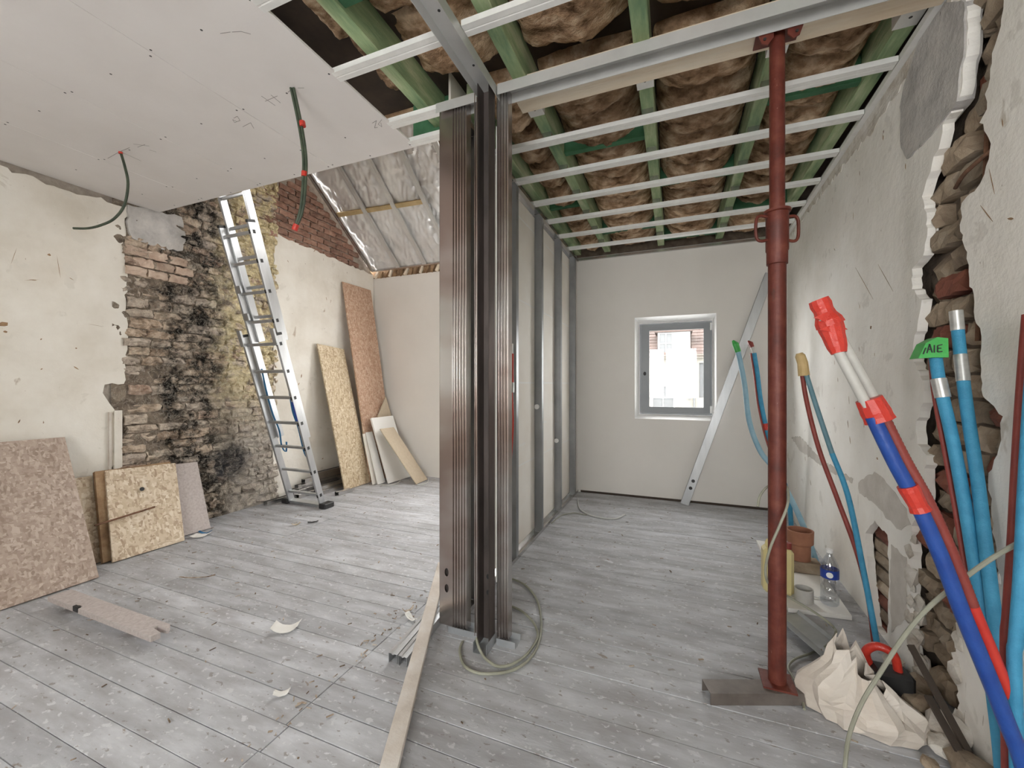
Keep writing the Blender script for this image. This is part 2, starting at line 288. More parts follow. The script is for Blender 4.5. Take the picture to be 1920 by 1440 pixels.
class MB:
    def __init__(s): s.v = []; s.f = []
    def add(s, vs, fs):
        b = len(s.v); s.v += [V(p) for p in vs]; s.f += [tuple(b + i for i in f) for f in fs]; return s
    def box(s, x0, x1, y0, y1, z0, z1):
        return s.add([(x0, y0, z0), (x1, y0, z0), (x1, y1, z0), (x0, y1, z0), (x0, y0, z1), (x1, y0, z1), (x1, y1, z1), (x0, y1, z1)],
                     [(0, 3, 2, 1), (4, 5, 6, 7), (0, 1, 5, 4), (1, 2, 6, 5), (2, 3, 7, 6), (3, 0, 4, 7)])
    def hexa(s, c):                                # 8 corners: bottom four, then top four
        return s.add(c, [(0, 3, 2, 1), (4, 5, 6, 7), (0, 1, 5, 4), (1, 2, 6, 5), (2, 3, 7, 6), (3, 0, 4, 7)])
    def bar(s, p0, p1, w, h, side=None):           # oriented box along p0-p1, w along side, h across
        p0, p1 = V(p0), V(p1); d = (p1 - p0).normalized(); sd = V(side) if side else d.cross(UP)
        sd = (sd - d * sd.dot(d)).normalized(); u = sd.cross(d)
        a, b = sd * w / 2, u * h / 2
        return s.hexa([p0 - a - b, p0 + a - b, p1 + a - b, p1 - a - b, p0 - a + b, p0 + a + b, p1 + a + b, p1 - a + b])
    def slab(s, a, b, c, d, th):                   # quad a,b,c,d with thickness th behind its normal
        a, b, c, d = map(V, (a, b, c, d)); n = (b - a).cross(d - a).normalized() * -th
        return s.hexa([a + n, b + n, c + n, d + n, a, b, c, d])
    def tube(s, pts, r, n=10, caps=True):
        pts = [V(p) for p in pts]; k = len(pts); rs = r if isinstance(r, (list, tuple)) else [r] * k
        t0 = (pts[1] - pts[0]).normalized(); ref = t0.cross(UP)
        if ref.length < 1e-3: ref = t0.cross(V((1, 0, 0)))
        ref.normalize(); vs = []; fs = []
        for i, p in enumerate(pts):
            t = (pts[min(i + 1, k - 1)] - pts[max(i - 1, 0)]).normalized()
            ref = (ref - t * ref.dot(t)); ref.normalize(); o = t.cross(ref)
            for j in range(n):
                a = 2 * math.pi * j / n; vs.append(p + (ref * math.cos(a) + o * math.sin(a)) * rs[i])
        for i in range(k - 1):
            for j in range(n):
                a, b = i * n + j, i * n + (j + 1) % n; fs.append((a, b, b + n, a + n))
        if caps: fs.append(tuple(range(n))[::-1]); fs.append(tuple(range((k - 1) * n, k * n)))
        return s.add(vs, fs)
    def lathe(s, c, prof, n=20):
        c = V(c); vs = []; fs = []
        for (r, z) in prof:
            for j in range(n): a = 2 * math.pi * j / n; vs.append(c + V((r * math.cos(a), r * math.sin(a), z)))
        for i in range(len(prof) - 1):
            for j in range(n): a, b = i * n + j, i * n + (j + 1) % n; fs.append((a, b, b + n, a + n))
        return s.add(vs, fs)
    def sheet(s, poly, o, ax, ay, az, th=.0012):   # folded sheet metal: open 2d polyline swept along az
        o, ax, ay, az = V(o), V(ax), V(ay), V(az); P = [V((a, b)) for a, b in poly]; k = len(P); A = []; B = []
        for i in range(k):
            t = (P[min(i + 1, k - 1)] - P[max(i - 1, 0)]); t.normalize(); nn = V((-t.y, t.x)) * th / 2
            A.append(P[i] + nn); B.append(P[i] - nn)
        to3 = lambda q, z: o + ax * q.x + ay * q.y + az * z
        vs = [to3(q, z) for z in (0, 1) for q in A + B]; fs = []
        for i in range(k - 1):
            fs.append((i, i + 1, 2 * k + i + 1, 2 * k + i)); fs.append((k + i + 1, k + i, 3 * k + i, 3 * k + i + 1))
            fs.append((i + 1, i, k + i, k + i + 1)); fs.append((2 * k + i, 2 * k + i + 1, 3 * k + i + 1, 3 * k + i))
        fs.append((0, 2 * k, 3 * k, k)); fs.append((k - 1, 2 * k - 1, 4 * k - 1, 3 * k - 1))
        return s.add(vs, fs)
    def poly(s, loops, fn, depth):                 # flat shape with holes, edge turned back by depth
        loops = [[tuple(p) for p in l] for l in loops]; flat = [p for l in loops for p in l]
        tri = tessellate_polygon([[V((p[0], p[1], 0)) for p in l] for l in loops])
        fr = [V(fn(*p)) for p in flat]; dp = V(depth); n0 = len(fr)
        fs = []
        for t in tri:
            a, b, c = (fr[i] for i in t)
            fs.append(tuple(t) if (b - a).cross(c - a).dot(dp) < 0 else tuple(t)[::-1])
        fs += [tuple(n0 + i for i in f[::-1]) for f in list(fs)]
        k = 0
        for l in loops:
            m = len(l)
            for i in range(m): a, b = k + i, k + (i + 1) % m; fs.append((a, b, n0 + b, n0 + a))
            k += m
        return s.add(fr + [p + dp for p in fr], fs)
    def grid(s, nu, nv, fn):
        vs = [fn(i / nu, j / nv) for j in range(nv + 1) for i in range(nu + 1)]
        fs = [(j * (nu + 1) + i, j * (nu + 1) + i + 1, (j + 1) * (nu + 1) + i + 1, (j + 1) * (nu + 1) + i) for j in range(nv) for i in range(nu)]
        return s.add(vs, fs)
    def build(s, name, mat, parent=None, origin=None, smooth=False, bevel=0.0, fix=True):
        if origin is None:
            lo = V((min(p.x for p in s.v), min(p.y for p in s.v), min(p.z for p in s.v))); hi = V((max(p.x for p in s.v), max(p.y for p in s.v), max(p.z for p in s.v)))
            origin = V(((lo.x + hi.x) / 2, (lo.y + hi.y) / 2, lo.z))
        origin = V(origin)
        me = bpy.data.meshes.new(name); me.from_pydata([p - origin for p in s.v], [], s.f)
        if fix:
            bm = bmesh.new(); bm.from_mesh(me); bmesh.ops.recalc_face_normals(bm, faces=bm.faces)
            if bevel: bmesh.ops.bevel(bm, geom=list(bm.edges), offset=bevel, segments=1, affect='EDGES', clamp_overlap=True)
            bm.to_mesh(me); bm.free()
        me.materials.append(MT[mat] if isinstance(mat, str) else mat)
        if smooth:
            for p in me.polygons: p.use_smooth = True
            try: me.set_sharp_from_angle(angle=math.radians(40))
            except Exception: pass
        o = bpy.data.objects.new(name, me); return put(o, origin, parent)
def nz(x, y, z=0.0): return noise.noise(V((x, y, z)))
def fbm(x, y, z=0.0, o=4): return noise.fractal(V((x, y, z)), 0.9, 2.0, o)

def rough_brick_meshes(k, mat, amp=.10):
    """k unit bricks (depth -1..0 on x, length on y, height on z) with a chipped face."""
    out = []
    for q in range(k):
        r = random.Random(100 + q + len(mat)); nu, nv = 5, 3; vs = []; fs = []
        for j in range(nv + 1):
            for i in range(nu + 1):
                e = (i in (0, nu)) + (j in (0, nv))
                y = -.5 + i / nu + r.uniform(-.05, .05); z = -.5 + j / nv + r.uniform(-.09, .09)
                vs.append((-.16 * e + r.uniform(-amp, amp) * 2.2, y, z))
        base = len(vs); rim = [i for i in range(nu + 1)] + [(j) * (nu + 1) + nu for j in range(1, nv + 1)] + [nv * (nu + 1) + i for i in range(nu - 1, -1, -1)] + [j * (nu + 1) for j in range(nv - 1, 0, -1)]
        for i in rim: vs.append((-1.0, vs[i][1], vs[i][2]))
        for j in range(nv):
            for i in range(nu): a = j * (nu + 1) + i; fs.append((a, a + 1, a + nu + 2, a + nu + 1))
        m = len(rim)
        for i in range(m): fs.append((rim[(i + 1) % m], rim[i], base + i, base + (i + 1) % m))
        me = bpy.data.meshes.new('brick'); me.from_pydata(vs, [], fs); me.materials.append(MT[mat]); out.append(me)
    return out
def place_bricks(parent, items, limit=290):
    """items: (mesh, world pos, scale, rotz, tilt). The largest-showing 'limit' stay objects, the rest join into one part."""
    for (me, p, sc, rz, tl) in items[:limit]:
        o = bpy.data.objects.new('brick', me); put(o, p, parent); o.scale = sc; o.rotation_euler = (tl, 0, rz)
    rest = items[limit:]
    if rest:
        vs = []; fs = []
        for (me, p, sc, rz, tl) in rest:
            mx = Matrix.Translation(V(p)) @ Matrix.Rotation(rz, 4, 'Z') @ Matrix.Rotation(tl, 4, 'X') @ Matrix.Diagonal((*sc, 1))
            b = len(vs); vs += [mx @ v.co for v in me.vertices]; fs += [tuple(b + i for i in pl.vertices) for pl in me.polygons]
        mb = MB(); mb.v = vs; mb.f = fs
        o = mb.build('brick_infill', rest[0][0].materials[0], parent); o['kind'] = 'stuff'

# ================================================================== THE SETTING
def jag(pts, amp=.012, step=.04, closed=False, seed=0):
    r = random.Random(seed); out = []
    seq = pts + [pts[0]] if closed else pts
    for a, b in zip(seq[:-1], seq[1:]):
        L = math.hypot(b[0] - a[0], b[1] - a[1]); k = max(1, int(L / step))
        for i in range(k):
            t = i / k; j = amp if i else amp * .3
            out.append((a[0] + (b[0] - a[0]) * t + r.uniform(-j, j), a[1] + (b[1] - a[1]) * t + r.uniform(-j, j)))
    if not closed: out.append(pts[-1])
    return out
def shown_past_ceiling(p):                          # the plasterboard ceiling ends at y = 2.15
    if p.z <= ZC: return True
    k = (ZC - CAM.z) / (p.z - CAM.z); return (p.y * k) > 2.12
SLZ = lambda y: 2.955 + .796 * (4.80 - y)           # height of the roof slope

# ---- floor: planks running across the room, laid over a dark sub-floor
floor = MB().box(-4.3, 1.25, -3.1, 5.0, -.12, -.022).build('floor', 'gapdark', origin=(0, 0, 0))
tag(floor, 'dusty grey wooden floorboards running across the whole room', 'floor', kind='structure')
BW = .117; y = WY_F - .006
rows = []
while y > -3.0: rows.append((y - BW, y)); y -= BW
back = MB()
for i, (y0, y1) in enumerate(rows):
    r = random.Random(i * 3 + 1); cuts = [-4.16, -3.08 + r.uniform(-.012, .012), -1.37 + r.uniform(-.012, .012), 1.12]
    for j, (x0, x1) in enumerate(zip(cuts[:-1], cuts[1:])):
        g = .0006 + r.random() ** 2 * .0016; dz = r.uniform(-.0016, .0016); c = .0013
        a, b, e, f = x0 + .0015, x1 - .0015, y0 + g, y1 - g
        mb = MB() if y1 > .45 else back
        mb.add([(a, e, -.022), (b, e, -.022), (b, f, -.022), (a, f, -.022), (a, e, dz - c), (b, e, dz - c), (b, f, dz - c), (a, f, dz - c),
                (a + c, e + c, dz), (b - c, e + c, dz), (b - c, f - c, dz), (a + c, f - c, dz)],
               [(0, 1, 5, 4), (1, 2, 6, 5), (2, 3, 7, 6), (3, 0, 4, 7), (4, 5, 9, 8), (5, 6, 10, 9), (6, 7, 11, 10), (7, 4, 8, 11), (8, 9, 10, 11)])
        if mb is not back: mb.build('floorboard', 'floor', floor)
o = back.build('floorboard_rear', 'floor', floor); o['kind'] = 'stuff'

# ---- far wall with the street window and an unseen second window added over the left room
def ring(a, b, c, d): return [(a, c), (b, c), (b, d), (a, d)]
WIN = (-.425, .416, .905, 2.06); ADDED_WIN = (-2.78, -1.42, .90, 2.20)
fw = MB().poly([ring(-1.10, 1.10, 0, 2.82), ring(*WIN)], lambda a, b: (a, WY_F, b), (0, .30, 0)).build('wall_far', 'drywall', origin=(0, WY_F, 0))
tag(fw, 'smooth grey drywall at the far end with a small window', 'wall', kind='structure')
MB().poly([ring(-4.20, -1.101, 0, 2.86), ring(*ADDED_WIN)], lambda a, b: (a, WY_F, b), (0, .30, 0)).build('drywall_panel', 'drywall', fw)
MB().box(-1.17, 1.12, WY_F + .01, WY_F + .30, 2.80, 3.2).build('masonry', 'chase', fw)
MB().box(-4.3, -1.0, WY_F + .03, WY_F + .30, 2.84, 3.1).build('wall_plate', 'oldwood', fw)
for i in range(34):                                 # laths and brick ends showing over the drywall of the left room
    x = -4.12 + i * .088; r = random.Random(i)
    MB().bar((x, WY_F - .012, 2.862), (x + .05 + r.uniform(-.02, .02), WY_F - .02 + r.uniform(-.01, .02), 2.955), .026 + r.random() * .02, .03, (1, 0, 0)).build('lath', 'wood' if i % 3 == 0 else 'oldwood', fw)
o = MB().bar((-1.05, WY_F - .004, .012), (1.05, WY_F - .004, .012), .01, .024, (0, 1, 0)).build('floor_gap', 'gapdark', fw)

# ---- left wall: masonry, two coats of plaster, brick gable above
lw = MB().poly([[(-3.1, 0), (5.1, 0), (5.1, 2.75), (2.05, 5.2), (2.05, 2.85), (-3.1, 2.85)], ring(-1.5, -.6, 1.1, 2.0)], lambda a, b: (WX_L - .028, a, b), (-.25, 0, 0)).build('wall_left', 'mortar', origin=(WX_L, 0, 0))
tag(lw, 'scratched cream plaster wall along the left side with brick gable', 'wall', kind='structure')
edge = [lw_px(*p) for p in ((240, 386), (235, 430), (231, 466), (239, 520), (235, 560), (238, 620), (236, 690), (232, 719), (196, 722), (193, 736), (206, 756), (215, 768), (213, 872), (206, 892))]
edge = jag(edge, .012, .035, seed=3)
top = jag([(-3.1, 2.765), (edge[0][0] - .02, 2.735)], .022, .045, seed=5)
MB().poly([[(-3.1, 0)] + top + edge + [(edge[-1][0], 0)], ring(-1.5, -.6, 1.1, 2.0)], lambda a, b: (WX_L, a, b), (-.03, 0, 0)).build('plaster_coat', 'plaster', lw)
e2 = jag([(3.28, 0), (3.24, .5), (3.27, .9), (3.25, 1.6), (3.27, 2.1), (3.25, 2.6), (3.27, 2.98)], .014, .04, seed=8)
t2 = jag([(3.27, 2.98), (3.7, 2.965), (4.2, 2.94), (4.87, 2.92)], .014, .05, seed=9)
MB().poly([e2 + t2 + [(4.87, 0)]], lambda a, b: (WX_L, a, b), (-.03, 0, 0)).build('plaster_coat', 'plaster', lw)
s0, s1 = lw_px(213, 770), lw_px(228, 880)          # narrow upright strip of old door lining beside the flue
MB().box(WX_L - .01, WX_L + .012, s0[0], s0[0] + .05, .25, s0[1]).build('lining_strip', 'plaster', lw)
MB().box(WX_L - .01, WX_L + .018, s0[0] - .035, s0[0] - .02, .25, s0[1] - .01).build('lining_strip', 'battenwood', lw)
gm = rough_brick_meshes(4, 'gablebrick', .03); items = []
z = 2.94; row = 0
while z < 4.6:
    yy = 3.12 - (row % 2) * .1 - (.0 if z < 3 else 0)
    while yy < 4.85:
        p = V((WX_L + .0, yy + .1, z + .033))
        if z + .07 < SLZ(yy + .16) and p.y > 3.18 + .0 * row and shown_past_ceiling(p):
            items.append((rnd.choice(gm), p + V((rnd.uniform(-.006, .004), 0, 0)), (.05, .198, .062), 0, rnd.uniform(-.01, .01)))
        yy += .21
    z += .073; row += 1
place_bricks(lw, items)

# ---- chimney: stripped, sooted brick between the two plaster coats
def ch_fn(u, v):
    y_, z_ = 1.84 + u * 1.46, v * 4.25
    d = fbm(y_ * 5, z_ * 6, 2.0, 5) * .016 + nz(y_ * 22, z_ * 22, 1) * .009
    return V((WX_L - .010 + d, y_, min(z_, SLZ(y_))))
chm = MB().grid(84, 240, ch_fn).build('wall_chimney', 'chimney_mortar', origin=(WX_L, 2.57, 0), fix=False)
tag(chm, 'stripped chimney masonry of sooty rough bricks behind the ladder', 'chimney', kind='structure')
cm = rough_brick_meshes(9, 'chimney', .13); items = []
z = .01; row = 0
while z < 4.15:
    h = rnd.uniform(.066, .088); yy = 1.90 + rnd.uniform(-.03, .05)
    while yy < 3.27:
        low_right = yy > 2.6 and z < 1.3
        w = rnd.uniform(.10, .14) if low_right and rnd.random() < .6 else rnd.uniform(.14, .235)
        w = min(w, 3.30 - yy)
        p = V((WX_L + rnd.uniform(-.004, .026), yy + w / 2, z + h / 2))
        patch = (yy < 2.24 and z > 2.46)
        hidden = (p.z < .50 and p.y < 2.32) or not shown_past_ceiling(p)
        if w > .06 and not hidden and not patch and z + h < SLZ(yy + w) and rnd.random() > .06:
            items.append((rnd.choice(cm), p, (.055 + rnd.random() * .02, w - .012, h - .010), rnd.uniform(-.08, .08), rnd.uniform(-.06, .06)))
        yy += w + .004
    z += h + .004; row += 1
items.sort(key=lambda t: t[1].y)
rnd.shuffle(items)
place_bricks(chm, items, 296)
# old grey cement patch at the head of the flue, pinkish bricks under it
pa = [lw_px(*p) for p in ((238, 384), (300, 398), (338, 408), (345, 440), (340, 470), (300, 468), (245, 446), (236, 415))]
MB().poly([jag(pa, .012, .04, True, 4)], lambda a, b: (WX_L + .02, a, b), (-.05, 0, 0)).build('cement_patch', 'cement', chm)
pm_ = rough_brick_meshes(4, 'palebrick', .06)
for i in range(3):
    for j in range(3):
        q = V((WX_L + .026, 1.99 + j * .155 + (i % 2) * .05, 2.40 - i * .082))
        o = bpy.data.objects.new('brick', pm_[(i + j) % 4]); put(o, q, chm); o.scale = (.05, .142, .066)

# ---- right wall: white plaster split by a deep broken-out chase of brick
LE = [(1813, -30), (1813, 90), (1800, 180), (1768, 233), (1763, 267), (1747, 307), (1728, 370), (1737, 400), (1738, 443), (1730, 480), (1710, 505), (1710, 543), (1728, 563), (1720, 610), (1713, 640),
      (1713, 677), (1730, 713), (1732, 747), (1717, 800), (1720, 833), (1737, 853), (1733, 900), (1731, 960), (1709, 986), (1709, 1042), (1707, 1110), (1705, 1170), (1712, 1222), (1731, 1275)]
RE = [(1893, -30), (1877, 47), (1860, 100), (1857, 147), (1847, 177), (1850, 205), (1837, 230), (1857, 270), (1845, 327), (1827, 360), (1803, 380), (1800, 433), (1813, 473), (1817, 523), (1827, 567), (1827, 597),
      (1840, 630), (1840, 693), (1842, 743), (1880, 780), (1873, 840), (1853, 887), (1858, 950), (1868, 1040), (1872, 1100), (1850, 1150), (1800, 1190), (1792, 1230), (1800, 1300)]
le = [rw_px(*p) for p in LE]; re_ = [rw_px(*p) for p in RE]
le[0] = (le[0][0], 2.86); re_[0] = (re_[0][0], 2.86); le[-1] = (le[-1][0], 0); re_[-1] = (re_[-1][0], 0)
slot = jag([rw_px(*p) for p in ((1622, 1000), (1640, 976), (1664, 1003), (1667, 1100), (1664, 1188), (1640, 1192), (1630, 1100))], .008, .03, True, 21)
rwf = lambda a, b: RW(a, b)
rw = MB().poly([[(-3.1, 0), (5.15, 0), (5.15, 3.2), (-3.1, 3.2)]], lambda a, b: RW(a, b, -.085), -RW_N * .2).build('wall_right', 'chase', origin=RW(2.85, 0))
tag(rw, 'peeling white plaster wall along the right side with broken-out brick chase', 'wall', kind='structure')
MB().poly([jag(le, .008, .022, seed=11) + [(5.0, 0), (5.0, 2.86)], slot], rwf, -RW_N * .035).build('plaster_coat', 'plaster_r', rw)
MB().poly([jag(re_, .008, .022, seed=12) + [(-3.1, 0), (-3.1, 2.86)]], rwf, -RW_N * .035).build('plaster_coat', 'plaster_r', rw)
cp = [rw_px(*p) for p in ((1730, 66), (1716, 104), (1697, 160), (1690, 200), (1692, 277), (1703, 298), (1733, 270), (1763, 234), (1797, 190), (1801, 150), (1812, 84), (1812, 4), (1775, 4))]
cpj = jag(cp, .006, .03, True, 13)
MB().poly([cpj], lambda a, b: RW(a, b, .006), -RW_N * .05).build('cement_patch', 'cement', rw)
lip_top = [(2.05, 2.775)] + [(4.86, 2.775)]
lip_low = jag([(4.86, 2.752), (4.2, 2.735), (3.6, 2.715), (3.1, 2.70), (2.8, 2.66), (2.55, 2.69), (2.3, 2.70), (2.05, 2.72)], .022, .03, seed=31)
MB().poly([lip_top + lip_low], lambda a, b: RW(a, b, .004 + .003 * nz(a * 9, b * 9)), -RW_N * .03).build('torn_plaster_lip', 'rubble', rw)
def span(edge_pts, z):
    for a, b in zip(edge_pts[:-1], edge_pts[1:]):
        if min(a[1], b[1]) <= z <= max(a[1], b[1]) and abs(a[1] - b[1]) > 1e-6: return a[0] + (b[0] - a[0]) * (z - a[1]) / (b[1] - a[1])
    return edge_pts[0][0] if z > edge_pts[0][1] else edge_pts[-1][0]
bm_ = rough_brick_meshes(7, 'brickrow', .055); br_ = rough_brick_meshes(3, 'brickred', .05); items = []
rz_r = math.pi - math.atan2(.03, 1); z = .02; row = 0
while z < 2.82:
    h = rnd.uniform(.082, .098); zc = z + h / 2
    a, b = span(re_, zc), span(le, zc); s = a - .03 + (row % 2) * -.05
    while s < b:
        w = rnd.uniform(.14, .22); w = min(w, b + .04 - s)
        if w > .05:
            red = rnd.random() < .22; dep = rnd.choice((-.03, -.042, -.055, -.02, -.066))
            items.append((rnd.choice(br_ if red else bm_), RW(s + w / 2, zc, dep), (.075, w - .012, h - .012), rz_r + rnd.uniform(-.10, .10), rnd.uniform(-.03, .03)))
        s += w + .006
    z += h + .006; row += 1
s0_, z0_ = min(p[0] for p in slot), min(p[1] for p in slot); s1_, z1_ = max(p[0] for p in slot), max(p[1] for p in slot)
z = z0_
while z < z1_:
    items.append((rnd.choice(br_ + bm_), RW((s0_ + s1_) / 2, z + .035, -.035), (.05, s1_ - s0_ + .02, .062), rz_r, rnd.uniform(-.05, .05))); z += .072
place_bricks(rw, items)
def rod(px, off, r, name='reinforcement_rod'):
    MB().tube(smooth_path([RW(*rw_px(x, y), o_) for (x, y), o_ in zip(px, off)], 4), r, 8).build(name, 'rust', rw, smooth=True)
rod(((1872, -20), (1850, 110), (1832, 210), (1826, 330), (1818, 480), (1812, 640)), (-.03,) * 6, .008)
rod(((1885, -20), (1862, 90), (1843, 220), (1838, 290)), (-.05,) * 4, .008)
rod(((1860, 276), (1812, 322), (1772, 355)), (-.01, .0, -.03), .007)
lump = MB()                                         # broken plaster and mortar lumps hanging on the chase edges
for i in range(260):
    r = random.Random(i + 50); ed = re_ if i % 3 else le; k = r.randrange(len(ed) - 1); t = r.random()
    s = ed[k][0] + (ed[k + 1][0] - ed[k][0]) * t; zz = ed[k][1] + (ed[k + 1][1] - ed[k][1]) * t
    if zz > .72: continue
    sz = r.uniform(.010, .028) * (1.6 if zz < .5 else 1); c = RW(s + r.uniform(-.015, .015), zz, r.uniform(-.03, .005)); bme = bmesh.new(); bmesh.ops.create_icosphere(bme, subdivisions=1, radius=1)
    vs = [c + V((v.co.x * sz * .6, v.co.y * sz * r.uniform(.7, 1.3), v.co.z * sz * r.uniform(.8, 1.6))) * (1 + .45 * nz(v.co.x * 2 + i, v.co.y * 2, v.co.z * 2)) for v in bme.verts]
    lump.add(vs, [tuple(v.index for v in f.verts) for f in bme.faces]); bme.free()
o = lump.build('plaster_lumps', 'rubble', rw); o['kind'] = 'stuff'

bp_ = [rw_px(*p) for p in ((1610, 905), (1640, 884), (1662, 905), (1700, 955), (1708, 984), (1682, 992), (1640, 945), (1612, 925))]
MB().poly([jag(bp_, .010, .03, True, 41)], lambda a, b: RW(a, b, .002), -RW_N * .01).build('bare_patch', 'barepatch', rw)
bp_ = [rw_px(*p) for p in ((1672, 1020), (1700, 1045), (1702, 1160), (1672, 1185), (1670, 1100))]
MB().poly([jag(bp_, .008, .03, True, 42)], lambda a, b: RW(a, b, .003), -RW_N * .01).build('bare_patch', 'barepatch', rw)
bp_ = [rw_px(*p) for p in ((1484, 820), (1500, 818), (1540, 862), (1600, 898), (1598, 906), (1545, 876), (1500, 845))]
MB().poly([jag(bp_, .008, .03, True, 43)], lambda a, b: RW(a, b, .002), -RW_N * .01).build('bare_patch', 'barepatch', rw)

# ---- rear wall behind the viewer, with an opening added to light the room
bw = MB().poly([ring(-4.3, 1.2, 0, 2.9), ring(-1.2, .7, .85, 2.35)], lambda a, b: (a, -2.2, b), (0, -.25, 0)).build('wall_rear', 'plaster', origin=(-1.5, -2.2, 0))
tag(bw, 'plaster wall behind the viewer with an added daylight opening', 'wall', kind='structure')

# gouges and scratches in both plaster walls
def gouges(lst, pxfn, wfn, off, par):
    g = MB()
    for (x, y, ln, ang, w) in lst:
        a, b = pxfn(x, y); ca, sa = math.cos(ang), math.sin(ang); r = random.Random(int(x * 7 + y)); L = ln / 2
        pts = [(a + ca * L * t - sa * w * q * r.uniform(.5, 1.2), b + sa * L * t + ca * w * q * r.uniform(.5, 1.2)) for t, q in ((-1, 0), (-.5, .5), (.2, .6), (1, 0), (.5, -.5), (-.3, -.6))]
        g.poly([pts], lambda u, v: wfn(u, v), off)
    g.build('gouge_marks', 'oldwood', par)['kind'] = 'stuff'
gouges([(6, 608, .05, .6, .03), (10, 622, .02, .2, .015), (143, 690, .04, -.7, .008), (62, 525, .04, .1, .005), (134, 523, .03, -.5, .004), (92, 478, .02, 0, .016), (77, 636, .015, 1, .006), (36, 790, .03, 1.2, .006),
        (143, 653, .012, 0, .01), (78, 692, .014, .9, .006), (26, 480, .12, 1.35, .002), (110, 500, .16, -1.45, .0025), (60, 525, .08, .3, .002), (180, 610, .10, -.1, .002), (612, 560, .05, -1.2, .006), (575, 450, .03, .3, .008),
        (590, 470, .05, .9, .007), (640, 490, .03, 1.2, .006), (540, 490, .03, -.9, .006), (620, 565, .06, 1.3, .004), (565, 705, .05, 1.4, .012), (560, 720, .04, 1.0, .01), (605, 860, .03, .4, .012)],
       lw_px, lambda u, v: (WX_L + .0008, u, v), (-.006, 0, 0), lw)
gouges([(1633, 614, .02, 1.2, .02), (1565, 468, .03, .8, .004), (1656, 258, .03, 1.5, .008), (1698, 312, .03, 1.5, .005), (1612, 575, .025, 1.4, .004), (1611, 655, .03, 1.4, .004), (1640, 665, .02, 1.4, .004), (1565, 680, .03, 1.4, .004),
        (1571, 712, .03, 1.5, .005), (1592, 750, .05, 1.4, .004), (1590, 795, .05, 1.3, .008), (1594, 825, .05, 1.2, .008), (1645, 860, .02, .4, .012), (1620, 795, .04, 1.5, .003), (1600, 405, .05, 1.5, .003), (1612, 325, .03, 1.5, .004),
        (1620, 530, .35, .75, .0025), (1660, 520, .25, .8, .002), (1860, 340, .10, 1.3, .003), (1880, 230, .03, 1.4, .005), (1850, 400, .10, .9, .003), (1895, 410, .03, .4, .006), (1510, 860, .04, 1.2, .006), (1520, 905, .05, .9, .008)],
       rw_px, lambda u, v: RW(u, v, .0008), -RW_N * .006, rw)

# ---- plasterboard ceiling of the left room
PBE = 2.15
XB = [-4.15, -3.52, -2.86, -2.17, -1.50]
cl = MB().box(-4.3, -1.50, -3.1, PBE - .02, 3.02, 3.12).build('ceiling', 'deck', origin=(-2.8, 0, 2.78))
tag(cl, 'pale plasterboard ceiling with screw dots and pencil marks over left room', 'ceiling', kind='structure')
for i, (a, b) in enumerate(zip(XB[:-1], XB[1:])):
    MB().box(a + .001, b - .001, -3.0, PBE, ZC, ZC + .013).build('plasterboard', 'ceilboard', cl, bevel=.0015)
sc_ = MB()
for x in [a + d for a in XB[1:-1] for d in (-.02, .02)] + [XB[-1] - .025, -1.83, -2.5, -3.2, -3.85]:
    for yv in (2.12, 1.9, 1.5, 1.1, .7, .3):
        c = V((x + rnd.uniform(-.012, .012), yv + rnd.uniform(-.012, .012), ZC - .0004)); sc_.lathe(c, [(.0005, 0), (.005, 0), (.0055, .001)], 8)
sc_.build('screw_heads', 'black', cl)['kind'] = 'stuff'
pm = MB()
def pencil(pts):
    P = [on_z(x, y, ZC - .0006) for x, y in pts]
    for a, b in zip(P[:-1], P[1:]): pm.bar(a, b, .0022, .0006, (b - a).cross(UP))
for st in (((202, 297), (225, 284), (243, 277)), ((225, 284), (265, 302)), ((250, 270), (280, 274)), ((258, 276), (272, 271)), ((280, 281), (293, 285)), ((490, 180), (516, 198)), ((497, 190), (520, 180)), ((508, 178), (526, 193)),
           ((438, 222), (445, 218), (450, 226), (440, 230), (436, 224), (444, 228)), ((455, 238), (470, 230), (476, 241)), ((413, 63), (432, 60)), ((435, 60), (452, 59), (470, 64)),
           ((698, 231), (706, 226), (702, 240), (708, 239)), ((716, 224), (709, 233), (716, 238), (714, 230)), ((540, 173), (552, 163)), ((558, 165), (570, 165))):
    pencil(st)
pm.build('pencil_marks', 'pencil', cl)['kind'] = 'stuff'

# ---- closing walls of the open roof space over the far half of the left room
o = MB().box(-4.3, -1.17, PBE - .02, PBE + .0, 3.0, 5.3).build('wall_attic', 'oldwood', origin=(-2.7, PBE, 3.0)); tag(o, 'dark timber boarding above the edge of the plasterboard ceiling', 'wall', kind='structure')

